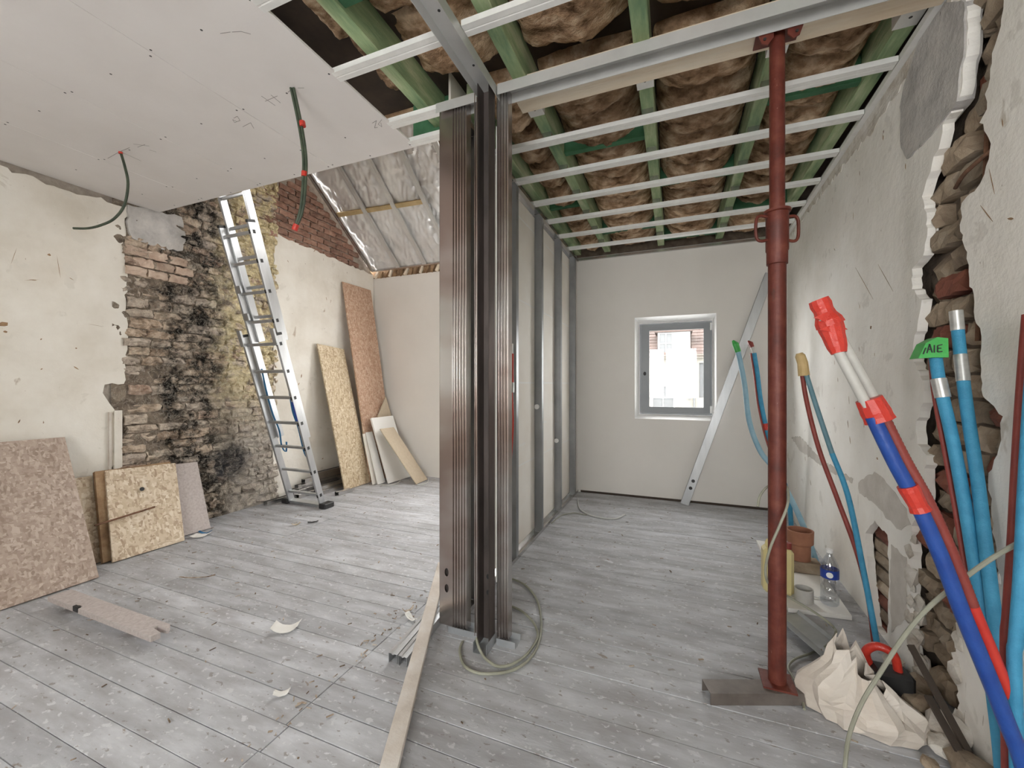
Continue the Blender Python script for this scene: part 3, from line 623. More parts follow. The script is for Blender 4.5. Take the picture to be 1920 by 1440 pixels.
# ---- roof slope with vapour barrier film
sd = V((0, -1, .796)).normalized(); sn = V((0, -.796, -1)).normalized(); S0 = V((0, 4.80, 2.955))
def SL(x, s, off=0.0): return S0 + V((x, 0, 0)) + sd * s + sn * off
SLEN = (4.80 - 2.16) / (1 / math.sqrt(1 + .796 ** 2))
slp = MB().poly([[(-4.3, -.25), (-1.10, -.25), (-1.10, SLEN + .1), (-4.3, SLEN + .1)], ring(-2.20, -1.50, .7, 1.8)], lambda a, b: SL(a, b, -.16), sn * -.08).build('ceiling_slope', 'oldwood', origin=S0)
tag(slp, 'sloping roof ceiling lined with silvery wrinkled film between steel rails', 'ceiling', kind='structure')
rails = [-4.12, -3.66, -3.22, -2.78, -2.34, -1.36]
def film(x0, x1, s0, s1, nu, nv):
    def fn(u, v):
        x, s = x0 + (x1 - x0) * u, s0 + (s1 - s0) * v
        k = abs(math.sin((x + 4.12) / .45 * math.pi)) ** .6 * .03
        w = noise.noise(V((x * 9 + s * 5, s * 3.2 - x * 4, 1))) * .012 + abs(noise.noise(V((x * 16 - s * 7, s * 8, 4)))) * -.016 + abs(noise.noise(V((x * 7 + 3, s * 21, 8)))) * .008
        w *= 1.5 if x < -2.9 else 2.8
        return SL(x, s, -.06 + k + w)
    MB().grid(nu, nv, fn).build('film_sheet', 'membrane', slp, smooth=True, fix=False)
film(-4.14, -2.34, -.02, SLEN, 130, 160); film(-2.34, -1.18, -.02, .68, 60, 34); film(-2.34, -1.18, 1.84, SLEN, 40, 50)
CD = [(-.016, -.024), (-.029, -.024), (-.029, 0), (-.004, 0), (0, -.002), (.004, 0), (.029, 0), (.029, -.024), (.016, -.024)]
for x in rails:
    MB().sheet([(a, b) for a, b in CD], SL(x, 0, .0), (1, 0, 0), sn, sd * SLEN, .0015).build('rail', 'galv' if x < -4 else 'track', slp)
MB().sheet([(-.02, 0), (0, 0), (0, -.03)], SL(-4.14, .0, .0), sd, sn, V((2.95, 0, 0)), .0015).build('rail', 'galv', slp)
bn = lambda x, y: on_pl(x, y, SL(0, 0, -.02), sn)
MB().bar(bn(634, 403), bn(796, 377), .055, .025, sd).build('batten', 'battenyellow', slp)
win = MB()
MB().poly([ring(-2.24, -1.46, .66, 1.84), ring(-2.18, -1.52, .72, 1.78)], lambda a, b: SL(a, b, -.06), sn * -.14).build('window_frame', 'whitepaint', slp)  # skylight added out of view to bring in daylight
MB().poly([ring(-2.19, -1.51, .71, 1.79)], lambda a, b: SL(a, b, -.12), sn * -.006).build('added_skylight_pane', 'glass', slp)

# ---- ceiling of the right room: joists, insulation, channels, boarding above
cr = MB().box(-1.50, 1.2, -3.1, WY_F + .1, 3.02, 3.12).build('ceiling_open', 'deck', origin=(0, 2, 2.78))
tag(cr, 'open ceiling of green joists, brown insulation and steel channels', 'ceiling', kind='structure')
JX = [(-1.31, -3.0, 2.12), (-.73, -3.0, 4.86), (-.14, -3.0, 4.86), (.44, -3.0, 4.86), (.93, -3.0, 4.86), (-1.075, 2.08, 4.86)]
for (x, a, b) in JX: MB().box(x - .035, x + .035, a, b, 2.845, 3.03).build('joist', 'green', cr, bevel=.004)
MB().box(-1.50, -1.17, 2.12, 2.16, 2.80, 3.05).build('joist', 'teal', cr)
CHY = [2.42, 2.82, 3.22, 3.62, 4.02, 4.42]
def batt(x0, x1, y0, y1, seed, sag):
    r = random.Random(seed); dx = r.uniform(0, 20)
    def fn(u, v):
        x, yv = x0 + (x1 - x0) * u, y0 + (y1 - y0) * v
        e = (max(0, 1 - (2 * u - 1) ** 4)) * (max(0, 1 - (2 * v - 1) ** 6))
        d = fbm(x * 7 + dx, yv * 9, seed, 4) * .022 + abs(fbm(x * 17 + dx, yv * 24, seed + 3, 3)) * .014
        c = .055 * (2 * u - 1) ** 2 + .03 * (1 - v)
        return V((x, yv, 3.0 - sag * e ** .5 + c - d * 1.2))
    MB().grid(26, 24, fn).build('insulation_batt', 'insul', cr, smooth=True)
bays = [(-1.04, -.765, 2.05), (-.695, -.175, 2.05), (-.105, .405, 2.05), (.475, .895, 2.05)]
sd_ = 0
for (x0, x1, ys) in bays:
    ed = [2.02, 2.40] + [c - .0 for c in CHY[1:]] + [4.84]
    for a, b in zip(ed[:-1], ed[1:]):
        sd_ += 1; sh = rnd.uniform(-.05, .05)
        batt(x0 - .005, x1 + .005, a + .015 + sh * .3, b - .012 + sh * .3, sd_, rnd.uniform(.13, .165))
for (x0, x1) in ((-1.50, -1.345), (-1.275, -.765), (-.695, -.175), (-.105, .405), (.475, .93)):
    for a, b in ((.1, .72), (.72, 1.12), (1.12, 1.52), (1.52, 1.94)):
        sd_ += 1; batt(x0 - .005, x1 + .005, a + .02, b - .02, sd_, rnd.uniform(.07, .12))
for (x0, x1, yv) in ((-.695, -.175, 2.70), (-1.04, -.765, 3.52), (-.105, .405, 3.40), (-.695, -.175, 4.28), (.475, .895, 2.62), (.475, .895, 4.12), (-1.275, -.93, 1.28), (-.105, .405, 4.70)):
    MB().box(x0, x1, yv, yv + .045, 2.862, 3.0).build('noggin', 'teal', cr, bevel=.003)
def channel(x0, x1, yv, par, z=ZC):
    MB().sheet([(a, -b) for a, b in CD], (x0, yv, z), (0, 1, 0), (0, 0, 1), V((x1 - x0, 0, 0)), .0015).build('channel', 'chan', par)
for yv in CHY: channel(-1.09, .965 + .03 * (yv - 2.85), yv, cr)
for yv in (.72, 1.12, 1.52, 1.92): channel(-1.52, -.93, yv, cr)
channel(-1.52, -1.17, 2.115, cr)
for yv in (.72, 1.12, 1.52): channel(-.82, .95, yv, cr)
for (x, ys) in ((-.73, CHY), (-.14, CHY), (.44, CHY), (-.14, (1.52,)), (.44, (1.52,))):
    for yv in ys:                                   # hangers tying channel to joist
        MB().box(x - .03, x + .03, yv - .012, yv + .012, 2.80, 2.848).build('hanger', 'galv', cr)
for (x, yv) in ((-.73, 2.19), (-.14, 2.19), (.44, 2.19), (.92, 2.22)):   # bright joist shoes by the beam
    b_ = MB().box(x - .042, x + .042, yv - .07, yv + .045, 2.838, 2.845).box(x - .042, x - .037, yv - .07, yv + .045, 2.845, 2.95).box(x + .037, x + .042, yv - .07, yv + .045, 2.845, 2.95)
    sh = b_.build('joist_shoe', 'chan', cr); MB().lathe((x, yv - .01, 2.8375), [(.0005, 0), (.007, 0), (.007, .001)], 8).build('bolt', 'black', sh)
# angle trims along the walls
a0, a1 = RW(2.05, ZC, .001), RW(4.86, ZC, .001)
MB().sheet([(0, -.03), (0, 0), (.03, 0), (.03, .028)], RW(1.9, ZC + .0, .0), RW_N, (0, 0, 1), RW_D * 2.97, .0015).build('edge_trim', 'chan', cr)
MB().sheet([(0, .028), (0, 0), (.028, 0)], (-1.09, WY_F - .029, ZC), (0, 1, 0), (0, 0, 1), V((2.12, 0, 0)), .0015).build('edge_trim', 'galv', cr)
# the pale timber beam carried by the prop
tb = MB().bar((-.77, 2.022, 2.822), (.965, 2.022, 2.822), .145, .096, (0, 1, 0)).build('timber_beam', 'wood', bevel=.003)
tag(tb, 'pale pine beam spanning the open ceiling on top of the red prop', 'beam')

# ================================================================== STEEL FRAMING
# ---- partition to the far wall: steel studs with boards on the left side
PX = -1.078
pt = MB().sheet([(-.07, .028), (-.07, 0), (0, 0), (0, .028)], (PX, 1.96, .001), (1, 0, 0), (0, 0, 1), V((0, 2.915, 0)), .0015).build('wall_partition', 'galv', origin=(PX - .035, 3.4, 0))
tag(pt, 'half-built stud partition with bare steel studs toward the far wall', 'partition', kind='structure')
MB().sheet([(-.07, -.028), (-.07, 0), (0, 0), (0, -.028)], (PX, 1.96, ZC + .012), (1, 0, 0), (0, 0, 1), V((0, 2.91, 0)), .0015).build('top_track', 'galv', pt)
STY = [2.20, 2.80, 3.42, 4.06, 4.70]
def cstud(name, x0, x1, yf, dep, z0, z1, par, ribs=0, back=1, mat='stud', lip=.007, origin=None):
    """C stud: web facing the viewer between x0 and x1 at y = yf, flanges running back by dep."""
    pts = [(x0 + lip, yf + dep * back), (x0, yf + dep * back), (x0, yf)]
    if ribs:
        w = (x1 - x0) / ribs
        for i in range(ribs):
            c = x0 + w * (i + .5); pts += [(c - w * .34, yf), (c - w * .22, yf + .007 * back), (c + w * .22, yf + .007 * back), (c + w * .34, yf)]
    pts += [(x1, yf), (x1, yf + dep * back), (x1 - lip, yf + dep * back)]
    return MB().sheet(pts, (0, 0, z0), (1, 0, 0), (0, 1, 0), V((0, 0, z1 - z0)), .0015).build(name, mat, par)
for yv in STY:
    pts = [(PX - .012, yv + .048), (PX, yv + .048), (PX, yv), (PX - .07, yv), (PX - .07, yv + .048), (PX - .058, yv + .048)]
    pts = [(PX - .002 - .006, yv + .045), (PX - .002, yv + .045), (PX - .002, yv), (PX - .068, yv), (PX - .068, yv + .045), (PX - .062, yv + .045)]
    MB().sheet(pts, (0, 0, .003), (1, 0, 0), (0, 1, 0), V((0, 0, 2.785)), .0015).build('stud', 'studgrey', pt)
    k = STY.index(yv)
    if 1 <= k <= 3:
        zc = (1.16, 1.10, .72)[k - 1]
        MB().tube([(PX - .045, yv - .001, zc), (PX - .045, yv - .014, zc)], .022, 16).build('cable_clip', 'white', pt, smooth=True)
BZ = [.0, .65, 1.31, 1.97, 2.63, 2.79]
for (ya, yb) in ((1.97, 2.82), (2.82, 3.44), (3.44, 4.08), (4.08, 4.885)):
    for za, zb in zip(BZ[:-1], BZ[1:]):
        MB().box(PX - .084, PX - .0705, ya + .001, yb - .001, za + .004, zb - .004).build('board', 'paperback', pt, bevel=.002)
for zb in BZ[1:-1]: MB().box(PX - .083, PX - .0695, 1.97, 4.86, zb - .006, zb + .006).build('board_joint', 'joint', pt)
MB().poly([[(1.97, 2.79), (4.885, 2.79), (4.885, 2.92), (2.16, 5.0), (1.97, 5.0)]], lambda a, b: (PX - .07, a, b), (-.0135, 0, 0)).build('upper_board', 'paperback', pt)
mk = MB()                                           # faint maker's print on the back of the boards
for (ya, z0) in ((3.02, .80), (3.62, .93)):
    for i in range(5): mk.box(PX - .0705, PX - .0700, ya + i * .035, ya + i * .035 + .02, z0, z0 + .018)
mk.build('printed_mark', 'joint', pt)

# ---- front frame: cluster of studs where three partitions will meet
fr = thing('steel_stud_frame', (-.95, 1.88, 0), 'tall cluster of galvanised steel studs standing in the middle of the room', 'stud frame')
def slotted(x0, x1, yf, holes, name='stud'):
    w = MB(); outer = ring(x0, x1, .02, ZC - .005)
    hl = []
    for (xc, zc, rx, rz) in holes: hl.append([(xc + rx * math.cos(a * math.pi / 8), zc + rz * math.sin(a * math.pi / 8)) for a in range(16)])
    w.poly([outer] + hl, lambda a, b: (a, yf, b), (0, .0015, 0))
    for x in (x0, x1): w.box(x - .0008, x + .0008, yf, yf + .045, .02, ZC - .005)
    return w.build(name, 'stud', fr)
slotted(-1.168, -1.09, 1.888, [(-1.125, .30, .012, .022), (-1.125, .215, .012, .022)])
MB().box(-1.165, -1.093, 1.906, 1.909, .02, ZC - .006).build('light_block_plate', 'studshade', fr)  # plate added behind the holes so no light shows through
cstud('stud', -1.086, -1.003, 1.880, .05, .02, ZC - .003, fr, ribs=5)
cstud('stud', -.945, -.902, 1.858, .05, .02, ZC - .003, fr, ribs=3)
MB().sheet([(-.897, 1.808), (-.899, 1.800), (-.899, 1.872), (-.838, 1.872), (-.838, 1.800), (-.842, 1.807)], (0, 0, .015), (1, 0, 0), (0, 1, 0), V((0, 0, ZC - .018)), .0015).build('stud', 'studshade', fr)
for zc in (.33, .25): MB().tube([(-.868, 1.871, zc), (-.868, 1.866, zc)], .014, 14).build('cable_hole', 'black', fr)
cstud('stud', -.833, -.772, 1.888, .05, .02, ZC - .003, fr, ribs=4)
MB().box(-.8375, -.8335, 1.886, 1.889, .3, 2.6).build('seam_strip', 'chan', fr)
U = lambda w, h: [(0, h), (0, 0), (w, 0), (w, h)]
MB().sheet(U(.075, .032), (-1.10, 1.862, .002), (0, 1, 0), (0, 0, 1), V((.19, 0, 0)), .0018).build('floor_track', 'galvdull', fr)
MB().sheet(U(.075, .032), (-.825, 1.862, .002), (0, 1, 0), (0, 0, 1), V((.10, 0, 0)), .0018).build('floor_track', 'galvdull', fr)
MB().sheet(U(.07, .05), (-.905, 1.765, .002), (1, 0, 0), (0, 0, 1), V((0, .13, 0)), .0018).build('floor_track', 'galvdull', fr)
# ceiling tracks of the frame
MB().sheet(U(.075, -.05), (-1.175, 1.862, ZC + .004), (0, 1, 0), (0, 0, 1), V((.27, 0, 0)), .0018).build('ceiling_track', 'track', fr)
MB().sheet(U(.092, -.052), (-.915, -2.9, ZC + .004), (1, 0, 0), (0, 0, 1), V((0, 4.80, 0)), .0018).build('ceiling_track', 'track', fr)
MB().sheet(U(.085, -.052), (-.815, 1.852, ZC + .004), (0, 1, 0), (0, 0, 1), V((1.785, 0, 0)), .0018).build('ceiling_track', 'track', fr)
for i in range(9): MB().lathe((-.869, 1.7 - i * .3, ZC + .0015), [(.0005, 0), (.006, 0), (.006, .002)], 8).build('rivet', 'black', fr)
# bundle of cables hanging inside the frame
def cable(name, pts, r, mat, label, cat='cable', group=None, par=None, n=6):
    o = MB().tube(smooth_path(pts, n), r, 8).build(name, mat, par, smooth=True)
    if par is None: tag(o, label, cat, group)
    return o
cable('hanging_cable', [(-.985, 2.0, 2.75), (-.965, 1.98, 2.5), (-.945, 1.98, 2.2), (-.96, 1.99, 1.8), (-.975, 1.98, 1.2), (-.965, 1.98, .7), (-.97, 1.98, .01)], .005, 'cable', 'thin olive cable hanging between the steel studs')
cable('hanging_cable', [(-.975, 2.06, 2.75), (-.955, 2.05, 2.3), (-.945, 2.05, 1.6), (-.955, 2.05, .9), (-.95, 2.05, .01)], .009, 'black', 'thick black cable hanging behind the steel studs', n=5)

# ---- red level and cord hanging in the partition
rg = thing('cable_puller', (PX + .02, 2.78, .9), 'red handled tool with cord hanging on the first partition stud', 'tool')
p = on_x(960, 690, PX + .025)
MB().tube([p + V((0, 0, .10)), p + V((0, 0, -.10))], .013, 10).build('grip', 'tapered', rg, smooth=True)
MB().tube([p + V((0, 0, .17)), p + V((0, 0, .10))], .009, 10).build('cap', 'chan', rg)
MB().bar(p + V((0, 0, -.10)), p + V((0, 0, -.17)), .028, .015, (1, 0, 0)).build('ferrule', 'silver', rg)
MB().bar(p + V((0, 0, .165)), V((PX - .03, p.y + .01, p.z + .18)), .012, .006, (0, 1, 0)).build('hook', 'galv', rg)
cable('cord', [p + V((0, 0, -.16)), p + V((.004, .01, -.4)), p + V((-.012, 0, -.7))], .006, 'tapered', '', par=rg)

# ---- street window
def splay(d0, d1):                                  # reveal narrowing from the wall face to the frame
    a = [(WIN[0], WIN[2]), (WIN[1], WIN[2]), (WIN[1], WIN[3]), (WIN[0], WIN[3])]
    b = [(WIN[0] + .045, WIN[2] + .045), (WIN[1] - .03, WIN[2] + .045), (WIN[1] - .03, WIN[3] - .06), (WIN[0] + .045, WIN[3] - .06)]
    vs = [V((x, d0, z)) for x, z in a] + [V((x, d1, z)) for x, z in b] + [V((x, d1 + .03, z)) for x, z in a]
    return MB().add(vs, [(i, (i + 1) % 4, 4 + (i + 1) % 4, 4 + i) for i in range(4)] + [(4 + i, 4 + (i + 1) % 4, 8 + (i + 1) % 4, 8 + i) for i in range(4)] + [(8 + i, 8 + (i + 1) % 4, (i + 1) % 4, i) for i in range(4)])
w1 = splay(WY_F - .002, WY_F + .085).build('window_1', 'whitepaint', origin=(0, WY_F, .905))
tag(w1, 'small grey framed window with white reveal in the far wall', 'window', kind='structure')
X0, X1, Z0, Z1 = WIN[0] + .045, WIN[1] - .03, WIN[2] + .045, WIN[3] - .06
MB().poly([ring(X0, X1, Z0, Z1), ring(X0 + .045, X1 - .045, Z0 + .045, Z1 - .045)], lambda a, b: (a, WY_F + .095, b), (0, .08, 0)).build('window_frame', 'frame', w1)
sash = MB().poly([ring(X0 + .022, X1 - .022, Z0 + .022, Z1 - .022), ring(X0 + .105, X1 - .085, Z0 + .085, Z1 - .085)], lambda a, b: (a, WY_F + .080, b), (0, .06, 0)).build('sash', 'frame', w1, bevel=.003)
MB().poly([ring(X0 + .098, X1 - .078, Z0 + .078, Z1 - .078), ring(X0 + .11, X1 - .09, Z0 + .09, Z1 - .09)], lambda a, b: (a, WY_F + .076, b), (0, .012, 0)).build('glazing_bead', 'frame', sash)
MB().box(X0 + .10, X1 - .08, WY_F + .105, WY_F + .111, Z0 + .08, Z1 - .08).build('pane', 'glass', sash)
hp = MB().lathe((0, 0, 0), [(.0005, 0), (.016, 0), (.016, .006), (.009, .008), (.009, .014), (.0005, .014)], 12)
hv = [V((X0 + .06, WY_F + .079 - v.z, 1.42) ) + V((v.x, 0, v.y * 1.4)) for v in hp.v]; hp.v = hv; hp.build('handle_rosette', 'black', sash)
for zc in (Z1 - .07, Z0 + .07): MB().box(X1 - .026, X1 - .006, WY_F + .066, WY_F + .095, zc - .04, zc + .04).build('hinge', 'white', w1, bevel=.002)
# ---- window over the left room, added for daylight (hidden behind the stud cluster)
w2 = MB().poly([ring(*ADDED_WIN), ring(ADDED_WIN[0] + .07, ADDED_WIN[1] - .07, ADDED_WIN[2] + .07, ADDED_WIN[3] - .07)], lambda a, b: (a, WY_F + .04, b), (0, .09, 0)).build('added_window_2', 'frame', origin=(-2.1, WY_F, .9))
tag(w2, 'wide grey window added for daylight, hidden behind the stud cluster', 'window', kind='structure')
MB().box(-2.13, -2.07, WY_F + .05, WY_F + .11, ADDED_WIN[2] + .06, ADDED_WIN[3] - .06).build('mullion', 'frame', w2)
for a, b in ((ADDED_WIN[0] + .06, -2.13), (-2.07, ADDED_WIN[1] - .06)): MB().box(a, b, WY_F + .075, WY_F + .081, ADDED_WIN[2] + .06, ADDED_WIN[3] - .06).build('pane', 'glass', w2)
# ---- side window added behind the viewer to light the right wall
w4 = MB().poly([ring(-1.5, -.6, 1.1, 2.0), ring(-1.44, -.66, 1.16, 1.94)], lambda a, b: (WX_L - .06, a, b), (-.08, 0, 0)).build('added_window_4', 'frame', origin=(WX_L, -1.05, 1.1))
tag(w4, 'grey window added unseen in the left wall for daylight', 'window', kind='structure')
MB().box(WX_L - .11, WX_L - .104, -1.45, -.65, 1.15, 1.95).build('pane', 'glass', w4)
# ---- rear window, unseen and added as a daylight source
w3 = MB().poly([ring(-1.2, .7, .85, 2.35), ring(-1.13, .63, .92, 2.28)], lambda a, b: (a, -2.24, b), (0, -.08, 0)).build('added_window_3', 'frame', origin=(-.25, -2.2, .85))
tag(w3, 'wide grey window added behind the viewer for daylight', 'window', kind='structure')
MB().box(-.28, -.22, -2.31, -2.25, .9, 2.3).build('mullion', 'frame', w3)
for a, b in ((-1.14, -.27), (-.23, .64)): MB().box(a, b, -2.286, -2.28, .9, 2.3).build('pane', 'glass', w3)

# ================================================================== THE STREET OUTSIDE
FY = 28.0
bd = thing('town_house', (0, FY, -6), 'pale rendered house with dormer and red tiled roof across the street', 'house')
def fpx(x, y): p = on_y(x, y, FY); return p.x, p.z
arch = [(-1.38, -.35), (0.0, -.35), (0.0, 1.02)] + [(-.69 + .69 * math.cos(a), 1.02 + .17 * math.sin(a)) for a in [math.pi * k / 8 for k in range(1, 8)]] + [(-1.38, 1.02)]
slit = ring(1.42, 1.72, .45, 2.62)
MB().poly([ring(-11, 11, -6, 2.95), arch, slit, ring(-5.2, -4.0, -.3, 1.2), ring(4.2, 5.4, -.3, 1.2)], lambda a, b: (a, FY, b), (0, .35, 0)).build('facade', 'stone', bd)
def house_window(x0, x1, z0, z1, yv, nx, nzp, par=bd):
    f = MB().poly([ring(x0, x1, z0, z1)] + [ring(x0 + .06 + i * (x1 - x0 - .06) / nx, x0 + (i + 1) * (x1 - x0 - .06) / nx, z0 + .06 + j * (z1 - z0 - .06) / nzp, z0 + (j + 1) * (z1 - z0 - .06) / nzp) for i in range(nx) for j in range(nzp)],
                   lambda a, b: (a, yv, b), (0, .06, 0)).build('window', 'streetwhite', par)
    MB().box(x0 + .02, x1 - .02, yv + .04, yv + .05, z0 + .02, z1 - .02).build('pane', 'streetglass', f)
house_window(-1.36, -.02, -.35, 1.18, FY + .15, 2, 2)
for s_ in (-5.2, 4.2): house_window(s_, s_ + 1.2, -.3, 1.2, FY + .15, 2, 2)
MB().box(1.42, 1.72, FY + .2, FY + .22, .45, 2.62).build('narrow_pane', 'streetglass', bd)
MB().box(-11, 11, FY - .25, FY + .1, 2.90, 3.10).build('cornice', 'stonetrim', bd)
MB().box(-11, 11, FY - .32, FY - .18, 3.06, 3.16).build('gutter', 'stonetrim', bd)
MB().tube([(1.14, FY - .10, 2.92), (1.14, FY - .10, -6)], .06, 10).build('downpipe', 'streetglass', bd)
for (x, z) in ((-.0, 2.62), (.93, 2.70), (.86, 1.85), (.86, 1.05), (.86, .35)): MB().tube([(x, FY + .01, z), (x, FY - .05, z)], .06, 10).build('wall_anchor', 'streetglass', bd)
for i in range(22):                                 # courses of roof tiles stepping up the slope
    y0, z0 = FY - .30 + i * .26, 3.12 + i * .22
    for (xa, xb) in ((-11, -1.05), (1.0, 11)) if i < 8 else ((-11, 11),):
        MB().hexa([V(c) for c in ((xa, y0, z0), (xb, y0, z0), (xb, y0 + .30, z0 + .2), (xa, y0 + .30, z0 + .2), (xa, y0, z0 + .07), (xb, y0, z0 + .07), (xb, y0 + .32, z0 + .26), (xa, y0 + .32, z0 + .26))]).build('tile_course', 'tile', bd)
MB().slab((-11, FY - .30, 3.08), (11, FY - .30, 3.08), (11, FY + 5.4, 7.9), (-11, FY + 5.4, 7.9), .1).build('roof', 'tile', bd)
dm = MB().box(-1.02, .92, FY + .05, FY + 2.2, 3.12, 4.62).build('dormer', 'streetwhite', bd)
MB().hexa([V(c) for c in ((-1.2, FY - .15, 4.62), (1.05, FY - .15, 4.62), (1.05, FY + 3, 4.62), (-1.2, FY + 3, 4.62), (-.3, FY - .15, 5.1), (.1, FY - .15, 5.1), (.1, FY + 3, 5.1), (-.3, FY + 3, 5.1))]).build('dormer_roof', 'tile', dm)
house_window(-.95, -.10, 3.22, 4.58, FY - .02, 2, 2, dm)
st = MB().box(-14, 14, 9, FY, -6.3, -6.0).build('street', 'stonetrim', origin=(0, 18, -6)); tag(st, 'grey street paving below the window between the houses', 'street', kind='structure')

# ================================================================== THINGS
# ---- red telescopic prop on its steel base channel
PC = V((.400, 2.005, 0))
bc = MB().sheet([(-.03, .0), (-.03, .045), (.05, .045), (.05, .0)], V((.125, 1.86, .002)), V((-.33, .94, 0)), (0, 0, 1), V((.395, .155, 0)), .004).build('base_channel', 'darksteel')
tag(bc, 'upturned grey steel channel under the foot of the red prop', 'channel')
pr = thing('steel_prop', PC + V((0, 0, .047)), 'rust red telescopic steel prop holding up the pine beam', 'prop')
MB().tube([PC + V((0, 0, .055)), PC + V((0, 0, 1.86))], .0335, 24).build('outer_tube', 'redsteel', pr, smooth=True)
MB().tube([PC + V((0, 0, 1.84)), PC + V((0, 0, 2.765))], .0285, 24).build('inner_tube', 'redsteel', pr, smooth=True)
MB().lathe(PC + V((0, 0, 1.80)), [(.034, 0), (.039, .002), (.039, .055), (.042, .06), (.042, .215), (.050, .218), (.050, .228), (.030, .230)], 24).build('adjusting_collar', 'redsteel', pr, smooth=True)
MB().box(PC.x - .06, PC.x + .06, PC.y - .06, PC.y + .06, .048, .056).build('foot_plate', 'redsteel', pr)
for s in (-1, 1):
    hpts = [PC + RT * (s * .038) + V((0, 0, 2.00)), PC + RT * (s * .072) + V((0, 0, 2.005)), PC + RT * (s * .088) + V((0, 0, 1.985)), PC + RT * (s * .088) + V((0, 0, 1.92)), PC + RT * (s * .072) + V((0, 0, 1.90)), PC + RT * (s * .038) + V((0, 0, 1.905))]
    MB().tube(smooth_path(hpts, 4), .0065, 8).build('handle', 'redsteel', pr, smooth=True)
    ear = MB().poly([[(s * .022, 2.772), (s * .078, 2.772), (s * .078, 2.735), (s * .066, 2.70), (s * .044, 2.69), (s * .024, 2.715)]], lambda a, b: (PC.x + a, PC.y - .062, b), (0, .006, 0)).build('head_ear', 'redsteel', pr)
    MB().tube([(PC.x + s * .056, PC.y - .0625, 2.715), (PC.x + s * .056, PC.y - .0655, 2.715)], .006, 8).build('bolt_hole', 'black', ear)
MB().box(PC.x - .08, PC.x + .08, PC.y - .062, PC.y + .06, 2.766, 2.773).build('head_plate', 'redsteel', pr)

# ---- aluminium ladder in three sections, leaning toward the viewer against the edge of the ceiling
LB = V((-3.67, 3.315, 0)); LTOP = V((-3.67, 2.22, 3.62)); LD = (LTOP - LB).normalized(); LX = V((1, 0, 0)); LN = LX.cross(LD).normalized()
if LN.y > 0: LN = -LN                               # toward the viewer
ld = thing('extension_ladder', LB, 'tall three-section aluminium ladder leaning up past the plasterboard ceiling', 'ladder')
def LP(x, s, off): return LB + LX * x + LD * s + LN * off
def section(hw, s0, s1, off, rungs, rw_, holes):
    for sg in (-1, 1):
        rl = MB().bar(LP(sg * hw, s0, off), LP(sg * hw, s1, off), .026, .068, LX).build('rail', 'alu', ld, bevel=.002)
        MB().bar(LP(sg * hw, s1 - .012, off), LP(sg * hw, s1 + .012, off), .03, .074, LX).build('end_cap', 'black', rl)
        for s in holes if sg > 0 else ():
            MB().bar(LP(sg * (hw + .0135), s - .016, off + .0), LP(sg * (hw + .0135), s + .016, off), .002, .026, LX).build('rung_socket', 'black', rl)
            MB().bar(LP(sg * hw, s - .017, off + .0345), LP(sg * hw, s + .017, off + .0345), .020, .002, LX).build('rung_socket', 'black', rl)
    for s in rungs: MB().bar(LP(-hw, s, off), LP(hw, s, off), .028, .028, LD).build('rung', 'alu', ld, bevel=.005)
R1 = [.16 + .268 * k for k in range(7)]
section(.225, .05, 1.86, .045, R1, 0, R1)
R2 = [.16 + .268 * k for k in range(5, 11)]
section(.188, .78, 2.86, -.012, [1.98, 2.25, 2.52, 2.77], 0, [1.98, 2.25, 2.52, 2.77])
section(.160, 1.78, 3.72, -.068, [2.02, 2.30, 2.57, 2.84, 3.10, 3.37, 3.62], 0, [])
sb = MB().bar(LP(-.25, .045, .045), LP(.25, .045, .045), .03, .06, LD).build('stabiliser_bar', 'alu', ld, bevel=.003)
for sg in (-1, 1): MB().box(LB.x + sg * .27 - .045, LB.x + sg * .27 + .045, LB.y - .11, LB.y + .02, .0, .055).build('rubber_foot', 'black', sb, bevel=.008)
for sg in (-1, 1): MB().bar(LP(sg * .225, 1.76, .085), LP(sg * .225, 1.92, .085), .05, .02, LX).build('guide_bracket', 'alu', ld, bevel=.003)
for s in (2.02, 2.28): MB().bar(LP(-.155, s - .02, .02), LP(-.155, s + .05, .02), .08, .02, LX).build('lock_hook', 'alu', ld, bevel=.004)
MB().bar(LP(.225, 1.45, .080), LP(.225, 1.68, .080), .020, .002, LX).build('sticker', 'sticker', ld)
MB().bar(LP(.225, 1.00, .080), LP(.225, 1.20, .080), .022, .002, LX).build('sticker', 'label_blue', ld)
for (x, ss) in ((-.16, ((1.52, .01), (1.3, .03), (1.05, .035), (.86, .02), (.70, .045), (.62, .02), (.72, -.01))), (.14, ((1.35, .0), (1.1, .04), (.9, .035), (.66, .05), (.58, .03), (.70, .0)))):
    P = smooth_path([LP(x + .01 * i * (1 if x > 0 else .6), s, o_) for i, (s, o_) in enumerate(ss)], 5)
    b = MB()
    for a, c in zip(P[:-1], P[1:]): b.bar(a, c, .022, .003, LX)
    b.build('strap', 'strap', ld)

